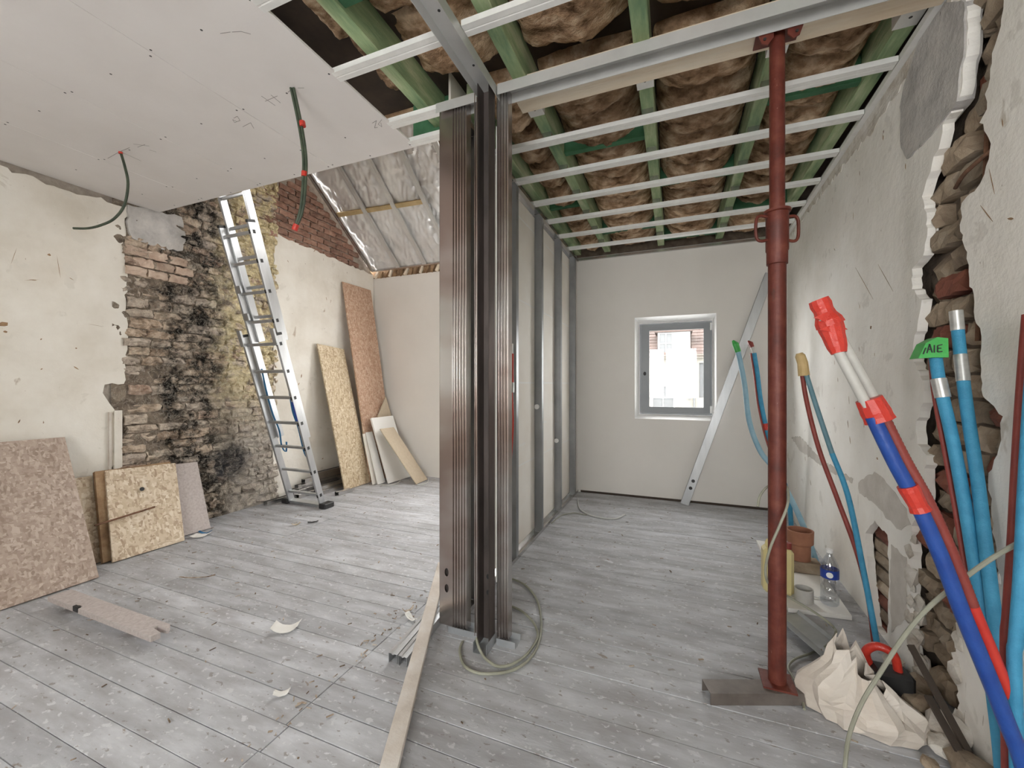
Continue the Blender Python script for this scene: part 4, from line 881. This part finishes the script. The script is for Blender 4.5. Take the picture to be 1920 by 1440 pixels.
# ---- sheets of strand board and offcuts leaning on the left wall
def lean(name, base0, base1, top1, top0, th, mat, label, cat='board', group=None, par=None):
    o = MB().slab(base0, base1, top1, top0, -th).build(name, mat, par, bevel=.0015)
    if par is None: tag(o, label, cat, group)
    return o
G1 = 'boards leaning against the left wall'
lean('strand_board', (-3.585, -.35, .003), (-3.585, 1.515, .003), (-4.10, 1.545, .91), (-4.10, -.35, .93), .018, 'osb_pink', 'large dusty pink strand board leaning at the left edge of the view', group=G1)
lean('strand_board', (-3.885, 1.40, .003), (-3.885, 1.66, .003), (-4.115, 1.70, .60), (-4.115, 1.40, .60), .018, 'osb_pale', 'strand board mostly hidden behind the dusty pink board', group=G1)
lean('fibre_board', (-3.842, 1.640, .003), (-3.842, 2.11, .003), (-4.095, 2.20, .615), (-4.095, 1.70, .628), .030, 'oldwood', 'dark brown thick panel sandwiched behind the pale strand board', group=G1)
pb = lean('strand_board', (-3.788, 1.675, .003), (-3.772, 2.135, .003), (-4.058, 2.225, .605), (-4.066, 1.755, .628), .018, 'osb_pale', 'square pale strand board with a dark hole leaning below the chimney', group=G1)
hc = V((-3.955, 1.94, .46)); MB().tube([hc, hc + V((.004, 0, .0015))], .016, 10).build('hole', 'black', pb)
lean('fibre_board', (-3.895, 1.98, .003), (-3.880, 2.405, .003), (-4.118, 2.435, .575), (-4.118, 1.98, .60), .018, 'chip', 'smooth pinkish chipboard half behind the pale square strand board', group=G1)
rd = MB().tube([(-3.862, 1.615, .285), (-3.872, 1.985, .315)], .007, 8).build('steel_rod', 'rust'); tag(rd, 'thin dark rod stuck across the pale square strand board', 'rod')
G2 = 'boards leaning in the far left corner'
ys = lean('strand_board', (-3.745, 3.87, .003), (-3.74, 4.305, .003), (-4.118, 4.235, 1.76), (-4.118, 3.80, 1.795), .020, 'osb_yellow', 'shorter yellow strand board leaning beside the ladder', group=G2)
for (t, w) in ((.86, .02), (.60, .03), (.56, .03), (.28, .03), (.24, .03), (.05, .03)):
    q = V((-3.74, 4.305, 0)).lerp(V((-4.118, 4.235, 1.76)), t); MB().bar(q + V((.0045, -.06, .001)), q + V((.0045, -.004, .001)), .006, .003, (0, 0, 1)).build('saw_mark', 'black', ys)
lean('strand_board', (-3.73, 4.30, .003), (-3.715, 4.80, .003), (-4.125, 4.765, 2.66), (-4.125, 4.22, 2.66), .020, 'osb_red', 'tall reddish strand board leaning in the far left corner', group=G2)
G3 = 'plasterboard offcuts in the far left corner'
lean('plasterboard_offcut', (-3.46, 4.33, .003), (-3.44, 4.77, .003), (-3.765, 4.80, .84), (-3.765, 4.35, .84), .026, 'joint', 'widest white plasterboard offcut leaning on the reddish board', group=G3)
lean('plasterboard_offcut', (-3.555, 4.245, .003), (-3.545, 4.375, .003), (-3.800, 4.42, .655), (-3.800, 4.30, .655), .018, 'joint', 'narrow white plasterboard offcut with a dark hole in one corner', group=G3)
lean('plasterboard_offcut', (-3.612, 4.215, .003), (-3.606, 4.30, .003), (-3.815, 4.34, .64), (-3.815, 4.26, .64), .014, 'paperback', 'thin plasterboard strip next to the yellow strand board', group=G3)
lean('plasterboard_offcut', (-3.10, 4.437, .003), (-3.12, 4.72, .003), (-3.60, 4.62, .70), (-3.60, 4.34, .705), .013, 'tan', 'tan board offcut leaning diagonally over the white offcuts', group=G3)
tri = MB().poly([[(4.55, .86), (4.83, .86), (4.72, 1.12)]], lambda a, b: (-3.80, a, b), (-.013, 0, 0)).build('plasterboard_offcut', 'tan'); tri.location.z -= .0
MB().poly([[(4.55, .0), (4.83, .0), (4.83, .86), (4.55, .86)]], lambda a, b: (-3.80, a, b), (-.013, 0, 0)).build('lower_half', 'tan', tri)
tag(tri, 'tan pointed offcut rising behind the white offcuts', 'board', G3)

# ---- pile of steel profiles on the floor beside the ladder
GP = 'steel profiles piled beside the ladder'
pl = [(-4.06, 3.08, 4.10, .0, 1, 'lowest steel profile sticking furthest out past the ladder foot'), (-3.975, 3.40, 4.3, .0, -1, 'steel profile on the floor against the wall behind the ladder'), (-4.005, 3.36, 4.2, .046, 1, 'steel profile in the second layer of the pile behind the ladder'),
      (-4.085, 3.42, 4.5, .046, 1, 'steel profile in the second layer touching the left wall'), (-3.86, 3.56, 4.1, .0, -1, 'lower steel profile nearest the yellow strand board'), (-4.04, 3.45, 4.4, .092, 1, 'bright steel profile in the third layer of the pile'),
      (-3.90, 3.62, 4.1, .046, -1, 'second layer steel profile nearest the room'), (-4.05, 3.55, 4.4, .138, -1, 'steel profile in the fourth layer of the pile'), (-4.04, 3.68, 4.4, .184, 1, 'topmost steel profile of the pile behind the ladder'), (-3.65, 3.66, 3.86, .0, -1, 'short steel profile end lying in front of the yellow strand board')]
for (x, a, b, z, fl, lab) in pl:
    poly = [(-.018, .043), (-.03, .043), (-.03, 0), (-.01, 0), (-.006, .004), (.006, .004), (.01, 0), (.03, 0), (.03, .043), (.018, .043)]
    if fl < 0: poly = [(u, .043 - v) for u, v in poly]
    o = MB().sheet(poly, (x, a, z + .001), (1, 0, 0), (0, 0, 1), V((rnd.uniform(-.02, .02), b - a, 0)), .0022).build('steel_profile', 'galv'); tag(o, lab, 'profile', GP)

# ---- chipboard strip raised on two blocks on the floor, front left
ck = thing('chipboard_strip', (-2.88, 1.25, 0), 'pinkish chipboard strip with notches lying on the floorboards at left', 'board')
MB().poly([[(-3.37, 1.203), (-3.08, 1.201), (-3.075, 1.222), (-3.045, 1.222), (-3.04, 1.200), (-2.37, 1.198), (-2.365, 1.236), (-2.44, 1.246), (-2.44, 1.262), (-2.37, 1.272), (-2.40, 1.297), (-3.36, 1.299)]], lambda a, b: (a, b, .070), (0, 0, -.028)).build('strip', 'chip', ck)
for x in (-3.22, -2.62): MB().box(x - .04, x + .04, 1.245, 1.29, .002, .0415).build('block', 'oldwood', ck)
MB().box(-3.085, -3.035, 1.198, 1.212, .048, .076).build('clip', 'black', ck)

# ---- two steel channels and a batten at the foot of the frame
GC = 'steel channels on the floor by the stud frame'
for (x, lab) in ((-1.262, 'left one of two steel channels on the floor under the batten'), (-1.208, 'right one of two steel channels on the floor under the batten')):
    o = MB().sheet([(-.016, .0), (-.0235, .0), (-.0235, .044), (-.008, .044), (-.004, .040), (.004, .040), (.008, .044), (.0235, .044), (.0235, 0), (.016, 0)], (x + .045, 1.56, .001), (1, 0, 0), (0, 0, 1), V((-.10, .95, 0)), .002).build('steel_channel', 'alu'); tag(o, lab, 'channel', GC)
bt = MB().bar((-.80, .93, .014), (-1.43, 2.35, .108), .062, .024, V((.9, .42, 0))).build('wooden_batten', 'battenwood', bevel=.002)
tag(bt, 'long dusty wooden batten lying across the steel channels to the foreground', 'batten')

# ---- cables on the floor and ceiling
fl = lambda pts, z=.008: [on_z(x, y, z) for x, y in pts]
cable('floor_cable', fl(((867, 1203), (862, 1220), (870, 1247), (893, 1261), (926, 1263), (960, 1257), (987, 1241), (1006, 1216), (1014, 1185), (1014, 1156), (1006, 1123), (987, 1099), (967, 1088), (945, 1081))), .0066, 'cable', 'outer grey cable loop on the floor at the foot of the studs')
cable('floor_cable', [on_z(893, 1196, .05), on_z(897, 1212, .03)] + fl(((904, 1226), (913, 1237), (932, 1249), (956, 1247), (981, 1233), (998, 1214), (1008, 1195), (1006, 1179), (995, 1161), (975, 1144), (945, 1131)), .009), .0066, 'cable', 'inner grey cable loop on the floor at the foot of the studs')
cable('floor_cable', [on_x(1083, 931, PX + .03)] + fl(((1085, 950), (1095, 960), (1115, 968), (1150, 973), (1172, 965))), .007, 'cablelight', 'pale cable curling on the floor by the far end of the partition')
cable('floor_cable', fl(((1034, 981), (1050, 968), (1066, 963), (1080, 962), (1100, 966))), .005, 'cable', 'thin cable lying beside the bottom track of the partition')
cable('floor_cable', fl(((700, 906), (725, 910), (745, 906), (752, 898))), .006, 'cablelight', 'pale cable end under the white plasterboard offcuts')
cable('floor_cable', fl(((782, 909), (800, 906), (802, 897), (790, 893), (810, 892), (826, 895))), .006, 'cablelight', 'pale cable looping round the tan board offcut')
gp = on_z(548, 165, ZC)
cc = thing('ceiling_cable', gp, 'pair of dark cables with red tape bands hanging from the ceiling', 'cable')
T0 = 2.043
for d in (-.007, .007): MB().tube(smooth_path([gp + RT * d, at_t(562, 230, T0) + RT * d, at_t(571, 290, T0) + RT * d, at_t(571, 335, T0) + RT * d, at_t(566, 390, T0) + RT * d * .9, at_t(553, 430, T0) + RT * d * .6], 6), .0068, 8).build('wire', 'cabledark', cc, smooth=True)
for (a, b) in (((566.5, 228), (568, 237)), ((571, 322), (570.5, 331)), ((556, 421), (552, 432))): MB().tube([at_t(*a, T0), at_t(*b, T0)], .0145, 10).build('tape_band', 'tapered', cc)
T1 = on_z(226, 285, ZC); tt = (T1 - CAM).dot(FW)
c2 = thing('ceiling_cable', T1, 'single dark cable curving down from the left of the ceiling', 'cable')
MB().tube(smooth_path([T1] + [at_t(x, y, tt) for x, y in ((234, 312), (240, 345), (233, 385), (214, 410), (190, 422), (165, 428), (138, 428))], 6), .0075, 8).build('wire', 'cabledark', c2, smooth=True)
MB().tube([T1 + V((0, 0, .002)), T1 + V((0, 0, -.012))], .011, 10).build('tape_band', 'tapered', c2)

# ---- aluminium straight edge leaning on the far wall
se = MB().bar((.098, 4.765, .005), (.905, 4.855, 2.43), .085, .020, (1, 0, -.33)).build('straight_edge', 'alu', bevel=.003); tag(se, 'long aluminium straight edge leaning diagonally on the far wall', 'straight edge')
for t in (.075, .107): q = V((.098, 4.765, .005)).lerp(V((.905, 4.855, 2.43)), t); MB().tube([q + V((0, -.0105, 0)), q + V((0, -.0125, 0))], .018, 14).build('hole', 'black', se)

# ---- pipes and conduits rising from the floor along the right wall
def hose(name, pts, r, mat, par, n=6, res=12): return MB().tube(smooth_path(pts, n), r, res).build(name, mat, par, smooth=True)
def P3(l): return [on_y(x, y, Y) for x, y, Y in l]
def ribbed(name, pts, r, mat, par, amp=.08):
    P = smooth_path(pts, 26); return MB().tube(P, [r * (1 + amp * (i % 2)) for i in range(len(P))], 10).build(name, mat, par, smooth=True)
# far pale blue hose with green tip
h1 = thing('water_hose', (.97, 3.63, 0), 'pale blue hose with green taped tip rising in front of the straight edge', 'hose')
a = P3(((1530, 1052, 3.62), (1508, 990, 3.62), (1478, 925, 3.66), (1450, 878, 3.70), (1425, 845, 3.74), (1405, 790, 3.78), (1396, 720, 3.82), (1384, 660, 3.84), (1379, 645, 3.84)))
hose('pipe', a, .0195, 'paleblue', h1); MB().tube([a[-2], a[-1], a[-1] + V((-.02, 0, .03))], [.023, .025, .008], 10).build('tip_tape', 'greentape', h1)
h2 = thing('water_hose', (.96, 4.28, 0), 'cyan hose with dark red tip and band beside the straight edge', 'hose')
a = P3(((1484, 994, 4.26), (1478, 930, 4.26), (1458, 870, 4.28), (1440, 815, 4.30), (1427, 755, 4.30), (1420, 700, 4.30), (1414, 662, 4.30)))
hose('pipe', a, .019, 'blue', h2); hose('pipe', [p + V((-.026, .0, -.0)) for p in a[2:]], .008, 'redhose', h2)
MB().tube([a[-1], a[-1] + V((-.018, 0, .065))], .015, 10).build('tip_tube', 'tubewhite', h2); MB().tube([a[-1] + V((-.016, 0, .055)), a[-1] + V((-.03, 0, .09)), a[-1] + V((-.05, 0, .115))], [.019, .024, .006], 8).build('tip_tape', 'redhose', h2)
m = a[4].lerp(a[3], .75); d = (a[3] - a[4]).normalized(); MB().tube([m - d * .03, m + d * .03], .0225, 12).build('tape_band', 'tapered', h2)
# red and teal pair with masking tape cap
h3 = thing('conduit_pair', (.92, 2.52, 0), 'dark red and teal hoses joined by a masking tape cap', 'hose')
a = P3(((1646, 1216, 2.46), (1636, 1160, 2.48), (1617, 1060, 2.52), (1590, 930, 2.57), (1560, 850, 2.61), (1530, 760, 2.65), (1508, 690, 2.67)))
b = P3(((1640, 1212, 2.50), (1628, 1120, 2.54), (1605, 1030, 2.58), (1568, 930, 2.63), (1535, 840, 2.67), (1512, 750, 2.69), (1502, 685, 2.69)))
hose('pipe', a[:5], .0125, 'blue', h3); hose('pipe', a[4:], .0120, 'tealhose', h3); hose('pipe', b, .0115, 'redhose', h3)
q = (a[-1] + b[-1]) / 2; MB().tube([q + V((.006, 0, -.05)), q + V((0, 0, .02)), q + V((-.012, 0, .06)), q + V((-.016, 0, .075))], [.028, .026, .025, .015], 12).build('tape_cap', 'masking', h3)
# big foreground bundle
h4 = thing('conduit_bundle', (.95, 1.5, 0), 'foreground bundle of deep blue and red conduits with red taped end', 'conduit')
YB = 1.50
ctr = ((1545, 592), (1572, 650), (1605, 712), (1638, 775), (1680, 862), (1722, 940), (1765, 1035), (1805, 1140), (1850, 1250), (1888, 1345), (1925, 1450), (1945, 1560))
blue = [on_y(x - 2, y + 6, YB) for x, y in ctr]; red = [on_y(x + 10 + i * 1.1, y - 4, YB + .026) for i, (x, y) in enumerate(ctr)]
blue[-1].z = .01; red[-1].z = .01
hose('tube_end', blue[:4], .0140, 'tubewhite', h4); hose('tube_end', red[:4], .0140, 'tubewhite', h4)
hose('conduit', blue[3:], .0190, 'deepblue', h4); ribbed('conduit', red[3:8], .0145, 'redhose', h4); hose('conduit', red[7:], .0150, 'redbright', h4)
def wrap(p0, p1, r0, r1, name='tape_wrap', mat='tapered', par=None, k=5, seed=1):
    rr = random.Random(seed); pts = [p0.lerp(p1, i / k) for i in range(k + 1)]
    return MB().tube(pts, [(r0 + (r1 - r0) * i / k) * rr.uniform(.9, 1.12) for i in range(k + 1)], 12).build(name, mat, par)
mid = lambda i, t: (blue[i].lerp(blue[i + 1], t) + red[i].lerp(red[i + 1], t)) / 2
tip = mid(0, 0); dirn = (mid(0, 0) - mid(0, 1)).normalized()
wrap(tip + dirn * .055, mid(0, .3), .024, .036, par=h4, seed=2); wrap(mid(0, .25), blue[1].lerp(blue[2], .1), .036, .022, par=h4, seed=3)
for i in range(5):
    rr = random.Random(i + 70); c = tip + dirn * (-.01 * i) ; e = c + RT * rr.choice((-1, 1)) * .045 + V((0, 0, rr.uniform(-.02, .02)))
    MB().add([c + V((0, -.03, .012)), c + V((0, -.03, -.016)), e + V((0, -.02, 0))], [(0, 1, 2)]).add([c + V((0, -.027, .012)), c + V((0, -.027, -.016)), e + V((0, -.017, 0))], [(0, 2, 1)]).build('tape_flap', 'tapered', h4)
wrap(mid(2, .55), mid(3, .0) + (mid(3, .15) - mid(3, 0)), .032, .035, par=h4, seed=5)
wrap(blue[4].lerp(blue[5], .55), blue[4].lerp(blue[5], 1.15), .023, .0245, par=h4, seed=6)
# cyan pair with green and silver tape
h5 = thing('pipe_pair', (.94, 1.75, 0), 'two cyan insulated pipes with silver tape standing in the brick chase', 'pipe')
pa_ = P3(((1753, 660, 1.90), (1762, 720, 1.89), (1785, 820, 1.86), (1806, 930, 1.83), (1828, 1060, 1.79), (1848, 1180, 1.75), (1862, 1290, 1.70), (1878, 1420, 1.63), (1890, 1520, 1.58)))
pb_ = P3(((1793, 590, 1.91), (1800, 660, 1.90), (1812, 760, 1.87), (1833, 900, 1.82), (1850, 1040, 1.77), (1870, 1200, 1.70), (1882, 1300, 1.66), (1898, 1450, 1.60)))
pr_ = P3(((1745, 668, 1.93), (1752, 740, 1.92), (1772, 850, 1.89), (1792, 960, 1.86), (1812, 1080, 1.82), (1832, 1200, 1.78)))
for l in (pa_, pb_): l[-1].z = min(l[-1].z, .02)
hose('pipe', pa_, .0175, 'blue', h5, 6, 16); hose('pipe', pb_, .0170, 'blue', h5, 6, 16); hose('pipe', pr_, .0075, 'redhose', h5)
def band(path, i, t0, t1, r, mat, par, name='tape_band'): MB().tube([path[i].lerp(path[i + 1], t) for t in (t0, t1)], r, 16).build(name, mat, par, smooth=True)
band(pb_, 0, -.10, .42, .0182, 'silver', h5); band(pb_, 1, .05, .55, .0182, 'silver', h5); band(pa_, 1, -.10, .26, .0215, 'silver', h5)
gt = [on_y(x, y, 1.855) for x, y in ((1722, 672), (1736, 643), (1758, 632), (1778, 634), (1779, 670), (1750, 670))]
gtape = MB().add(gt + [p + V((0, .06, 0)) for p in gt], [(0, 1, 2, 3, 4, 5), (11, 10, 9, 8, 7, 6), (0, 6, 7, 1), (1, 7, 8, 2), (2, 8, 9, 3), (3, 9, 10, 4), (4, 10, 11, 5), (5, 11, 6, 0)]).build('tape_flag', 'greentape', h5)
ink = MB()
for st in (((1731, 664), (1736, 652)), ((1738, 662), (1743, 645), (1748, 661)), ((1740, 655), (1747, 655)), ((1752, 647), (1752, 661)), ((1767, 646), (1758, 648), (1758, 660), (1767, 659)), ((1758, 653), (1765, 653))):
    P = [on_y(x, y, 1.853) for x, y in st]
    for p0, p1 in zip(P[:-1], P[1:]): ink.bar(p0, p1, .0035, .0015, (p1 - p0).cross(V((0, 1, 0))))
ink.build('handwriting', 'black', gtape)
# right-edge pair
h6 = thing('pipe_pair', (.90, 1.6, 0), 'red and cyan pipes rising at the right edge of the view', 'pipe')
e1 = P3(((1925, 590, 1.62), (1916, 700, 1.61), (1906, 850, 1.60), (1898, 1000, 1.59), (1888, 1150, 1.58), (1884, 1230, 1.57))); e2_ = P3(((1945, 600, 1.54), (1932, 760, 1.53), (1922, 920, 1.53), (1914, 1080, 1.52), (1905, 1200, 1.52), (1902, 1260, 1.52)))
e1.append(V((e1[-1].x, 1.56, .01))); e2_.append(V((e2_[-1].x, 1.50, .01)))
hose('pipe', e1, .010, 'redhose', h6); hose('pipe', e2_, .0145, 'blue', h6, 6, 16)

# ---- olive cable sweeping across the right foreground, cable looped round the prop
cable('electric_cable', [on_y(x, y, Y) for x, y, Y in ((1960, 990, 1.52), (1920, 1012, 1.54), (1855, 1050, 1.585), (1790, 1098, 1.59), (1735, 1145, 1.60), (1690, 1200, 1.61), (1650, 1262, 1.63), (1615, 1320, 1.64), (1592, 1380, 1.64), (1584, 1440, 1.63))] + [on_z(1580, 1475, .008), on_z(1560, 1530, .008)], .0062, 'cable', 'thick olive cable sweeping down across the right foreground')
cable('electric_cable', [on_y(x, y, Y) for x, y, Y in ((1421, 950, 2.02), (1425, 930, 2.04), (1440, 912, 2.06), (1462, 905, 2.05), (1476, 915, 2.0), (1477, 945, 1.93), (1462, 985, 1.90), (1445, 1025, 1.91), (1436, 1060, 1.94), (1437, 1085, 1.98), (1447, 1100, 2.04), (1480, 1120, 2.12), (1530, 1150, 2.18), (1562, 1175, 2.2), (1566, 1190, 2.16))] + fl(((1548, 1212), (1520, 1225), (1490, 1236), (1478, 1252), (1490, 1275), (1502, 1300), (1508, 1330)), .012), .0052, 'cable', 'grey cable looped round the red prop and trailing to the floor')

# ---- small things along the foot of the right wall
bdm = MB().poly([[(.60, 2.74), (.905, 2.775), (.94, 3.80), (.62, 3.84)]], lambda a, b: (a, b, .026), (0, 0, -.024)).build('base_board', 'paper'); tag(bdm, 'white board lying on the floor under the bottle and clutter', 'board')
jc = thing('jerrycan', (.585, 2.93, .026), 'pale yellow plastic jerrycan standing half behind the red prop', 'jerrycan')
MB().box(.505, .665, 2.88, 2.98, .027, .30).build('body', 'yellow', jc, bevel=.018)
MB().tube(smooth_path([(.53, 2.93, .295), (.535, 2.93, .335), (.58, 2.93, .345), (.61, 2.93, .335), (.615, 2.93, .298)], 5), .010, 8).build('handle', 'yellow', jc, smooth=True)
MB().tube([(.643, 2.93, .298), (.643, 2.93, .335)], .018, 12).build('cap', 'redhose', jc)
tp = thing('clay_pipe', (.80, 3.34, .10), 'short terracotta pipe with wide collar standing behind the jerrycan', 'pipe')
MB().lathe((.80, 3.34, .099), [(.062, 0), (.062, .10), (.078, .115), (.080, .20), (.070, .20), (.066, .12), (.055, .11), (.055, .005), (.0005, .005)], 24).build('pipe_body', 'terracotta', tp, smooth=True)
bk = MB().box(.69, .91, 3.27, 3.40, .027, .098).build('loose_brick', 'brickrow', bevel=.006); tag(bk, 'loose brown brick under the terracotta pipe', 'brick')
wb = thing('water_bottle', (.835, 2.88, .027), 'clear plastic water bottle with dark blue label on the white board', 'bottle')
BC = V((.835, 2.88, .0275))
MB().lathe(BC, [(.0005, .0), (.038, .0), (.044, .008), (.044, .05), (.041, .055), (.044, .06), (.044, .10), (.041, .105), (.044, .11), (.044, .21), (.040, .235), (.026, .265), (.0145, .285), (.0145, .30)], 24).build('body', 'pet', wb, smooth=True, fix=False)
lb = MB().lathe(BC, [(.0446, .155), (.0446, .205)], 28).build('label', 'label_blue', wb, smooth=True, fix=False)
ovd = (CAM - BC); ang = math.atan2(ovd.y, ovd.x)
ov = MB(); N = 18
cen = BC + V((.0466 * math.cos(ang), .0466 * math.sin(ang), .18))
pts = [BC + V((.0466 * math.cos(ang + .36 * math.cos(2 * math.pi * k / N)), .0466 * math.sin(ang + .36 * math.cos(2 * math.pi * k / N)), .18 + .016 * math.sin(2 * math.pi * k / N))) for k in range(N)]
ov.add(pts + [cen], [(k, (k + 1) % N, N) for k in range(N)]).build('label_oval', 'white', lb, fix=False)
MB().lathe(BC + V((0, 0, .296)), [(.0165, 0), (.0165, .018), (.0005, .019)], 16).build('cap', 'white', wb, smooth=True)
rg_ = MB().lathe((.705, 2.86, .0275), [(.047, 0), (.047, .075), (.041, .075), (.041, .004), (.0005, .004)], 24).build('pipe_ring', 'tubewhite', smooth=True); tag(rg_, 'cream plastic pipe ring standing on the white board', 'pipe ring')
for i, (x, yv, rz) in enumerate(((.74, 3.06, .2), (.75, 3.08, -.1), (.73, 3.07, .05))):
    o = MB().box(-.11, .11, -.15, .15, 0, .004).build('paper_sheet', 'paper', origin=(0, 0, 0)); o.location = (x, yv, .0275 + i * .005); o.rotation_euler = (0, 0, rz)
    tag(o, ('bottom', 'middle', 'top')[i] + ' sheet of the paper stack behind the pipe ring', 'paper', 'papers on the white board')
# folded zinc flashing
zf = MB().sheet([(-.085, .045), (-.01, .006), (.0, .002), (.09, .012), (.10, .03)], (.555, 2.68, .002), V((.90, .42, 0)).normalized(), (0, 0, 1), V((.305, -.76, 0)), .002).build('zinc_flashing', 'galvdull'); tag(zf, 'folded grey zinc strip lying along the foot of the right wall', 'flashing')
# crumpled bag with a red handled tool behind it
bgc = V((.665, 1.965, .0))
def bagp(u, v):
    a = u * 2 * math.pi; ca, sa = math.cos(a), math.sin(a)
    r = (.165 + .03 * math.cos(a * 2 + .9)) * (math.cos(v * 1.25) ** .7) * (1 + .10 * math.sin(v * 6)) * .84
    fold = noise.noise(V((ca * 1.9 + 5, sa * 1.9, v * 1.6))) * .05 + noise.noise(V((ca * 4.5, sa * 4.5, v * 3.5))) * .030
    h = .225 * v ** .85 * (1 + .30 * math.cos(a - 2.6)) + .05 * noise.noise(V((ca * 3, sa * 3, 9))) * v
    return bgc + V((ca * (r - fold) * 1.12, sa * (r - fold) * .85, max(.004, h + fold * .4 * v)))
bag = MB().grid(26, 11, bagp).build('plastic_bag', 'bag', origin=bgc, smooth=False); tag(bag, 'crumpled whitish bag on the floor beside the foot of the prop', 'bag')
sol = bag.modifiers.new('thickness', 'SOLIDIFY'); sol.thickness = .002
tl = thing('tape_dispenser', (.82, 2.12, .0), 'red and black hand tool lying behind the crumpled bag', 'tool')
MB().tube(smooth_path([(.78, 2.19, .09), (.755, 2.17, .16), (.785, 2.15, .205), (.835, 2.14, .19), (.855, 2.15, .12)], 5), .016, 10).build('handle', 'tapered', tl, smooth=True)
MB().box(.77, .90, 2.11, 2.20, .03, .12).build('body', 'black', tl, bevel=.012)
# rubble at the foot of the chase
G5 = 'rubble lumps at the foot of the brick chase'
words = ['whitish', 'grey', 'cracked', 'rounded', 'flat', 'small', 'chunky', 'broken', 'dusty', 'jagged']
spots = [(.90, 2.10, .05), (.93, 1.98, .06), (.88, 1.90, .045), (.945, 2.22, .05), (.91, 2.32, .035), (.83, 2.16, .03), (.90, 1.78, .06), (.86, 1.70, .04), (.94, 2.40, .04), (.80, 1.80, .025)]
for i, (x, yv, s) in enumerate(spots):
    bme = bmesh.new(); bmesh.ops.create_icosphere(bme, subdivisions=2, radius=1); mb = MB()
    mb.add([V((x, yv, s * .62)) + V((v.co.x * s, v.co.y * s * 1.2, v.co.z * s * .7)) * (1 + .4 * nz(v.co.x * 1.7 + i * 5, v.co.y * 1.7, v.co.z * 1.7)) for v in bme.verts], [tuple(v.index for v in f.verts) for f in bme.faces]); bme.free()
    zmin = min(v.z for v in mb.v); mb.v = [v - V((0, 0, zmin - .001)) for v in mb.v]
    o = mb.build('rubble_lump', 'rubble' if i % 3 else 'brickrow'); tag(o, ('lump of broken plaster and brick rubble at the foot of the brick chase'), 'rubble', G5)
GS = 'dark splinters by the brick chase'
for i, (p0, p1) in enumerate((((.84, 2.02, .30), (.93, 1.78, .01)), ((.80, 2.14, .02), (.90, 1.86, .012)), ((.86, 1.95, .16), (.90, 1.72, .008)))):
    o = MB().bar(p0, p1, .022, .010).build('wood_splinter', 'gapdark'); tag(o, ('dark splinter leaning highest in front of the brick chase', 'dark splinter lying flat by the zinc strip', 'dark splinter lowest in front of the brick chase')[i], 'splinter', GS)

# ---- scraps and crumbs on the floor
def scrap(x, y, w, h, mat, label, curl=.012, rz=.4, name='paper_scrap'):
    c = on_z(x, y, 0); cs, sn_ = math.cos(rz), math.sin(rz)
    fn = lambda u, v: V((c.x + ((u - .5) * w) * cs - ((v - .5) * h) * sn_, c.y + ((u - .5) * w) * sn_ + ((v - .5) * h) * cs, .004 + curl * (2 * u - 1) ** 2 + .006 * nz(u * 3 + x, v * 3)+.004))
    o = MB().grid(8, 6, fn).build(name, mat, smooth=True, fix=False); s_ = o.modifiers.new('thickness', 'SOLIDIFY'); s_.thickness = .0015; tag(o, label, 'scrap'); return o
scrap(537, 1182, .13, .075, 'paper', 'curled cream paper scrap in the middle of the left floor', .03, .5)
scrap(528, 1304, .06, .03, 'paper', 'tiny white paper scrap near the front of the left floor', .012, .6)
scrap(376, 1006, .12, .09, 'paper', 'white and teal packet beside the pinkish chipboard', .012, .5, 'crushed_packet')
scrap(385, 1001, .10, .03, 'strap', 'dark teal flap of the packet beside the pinkish chipboard', .02, .5, 'packet_flap')
scrap(772, 1163, .10, .03, 'paper', 'curled tan shaving on the floor left of the batten', .02, -.4, 'wood_shaving')
scrap(765, 1148, .06, .02, 'debris', 'dark curled shaving on the floor left of the batten', .02, .9, 'wood_shaving')
scrap(555, 985, .07, .03, 'tan', 'small tan chip on the floor in front of the ladder', .016, 1.0, 'wood_chip')
scrap(587, 980, .09, .025, 'black', 'small black strip on the floor in front of the ladder', .004, .9, 'plastic_strip')
scrap(370, 1085, .22, .012, 'debris', 'thin dry twig of debris on the left floor', .012, .5, 'dry_twig')
db = MB(); rr = random.Random(99)
for i in range(300):
    if i < 170: x, yv = rr.uniform(-3.9, -1.2), rr.uniform(.7, 4.7)
    elif i < 230: x, yv = rr.gauss(-1.40, .03), rr.uniform(.85, 2.2)
    else: x, yv = rr.uniform(-1.0, .9), rr.uniform(1.2, 4.7)
    L = rr.uniform(.003, .014); a = rr.uniform(0, 6.28); d = V((math.cos(a), math.sin(a), 0)) * L; z = .003
    db.bar(V((x, yv, z + .002)) - d, V((x, yv, z + .003)) + d, rr.uniform(.002, .007), .003)
o = db.build('floor_debris', 'debris', origin=(0, 0, 0)); tag(o, 'scattered crumbs, splinters and dust on the floorboards', 'debris', kind='stuff')
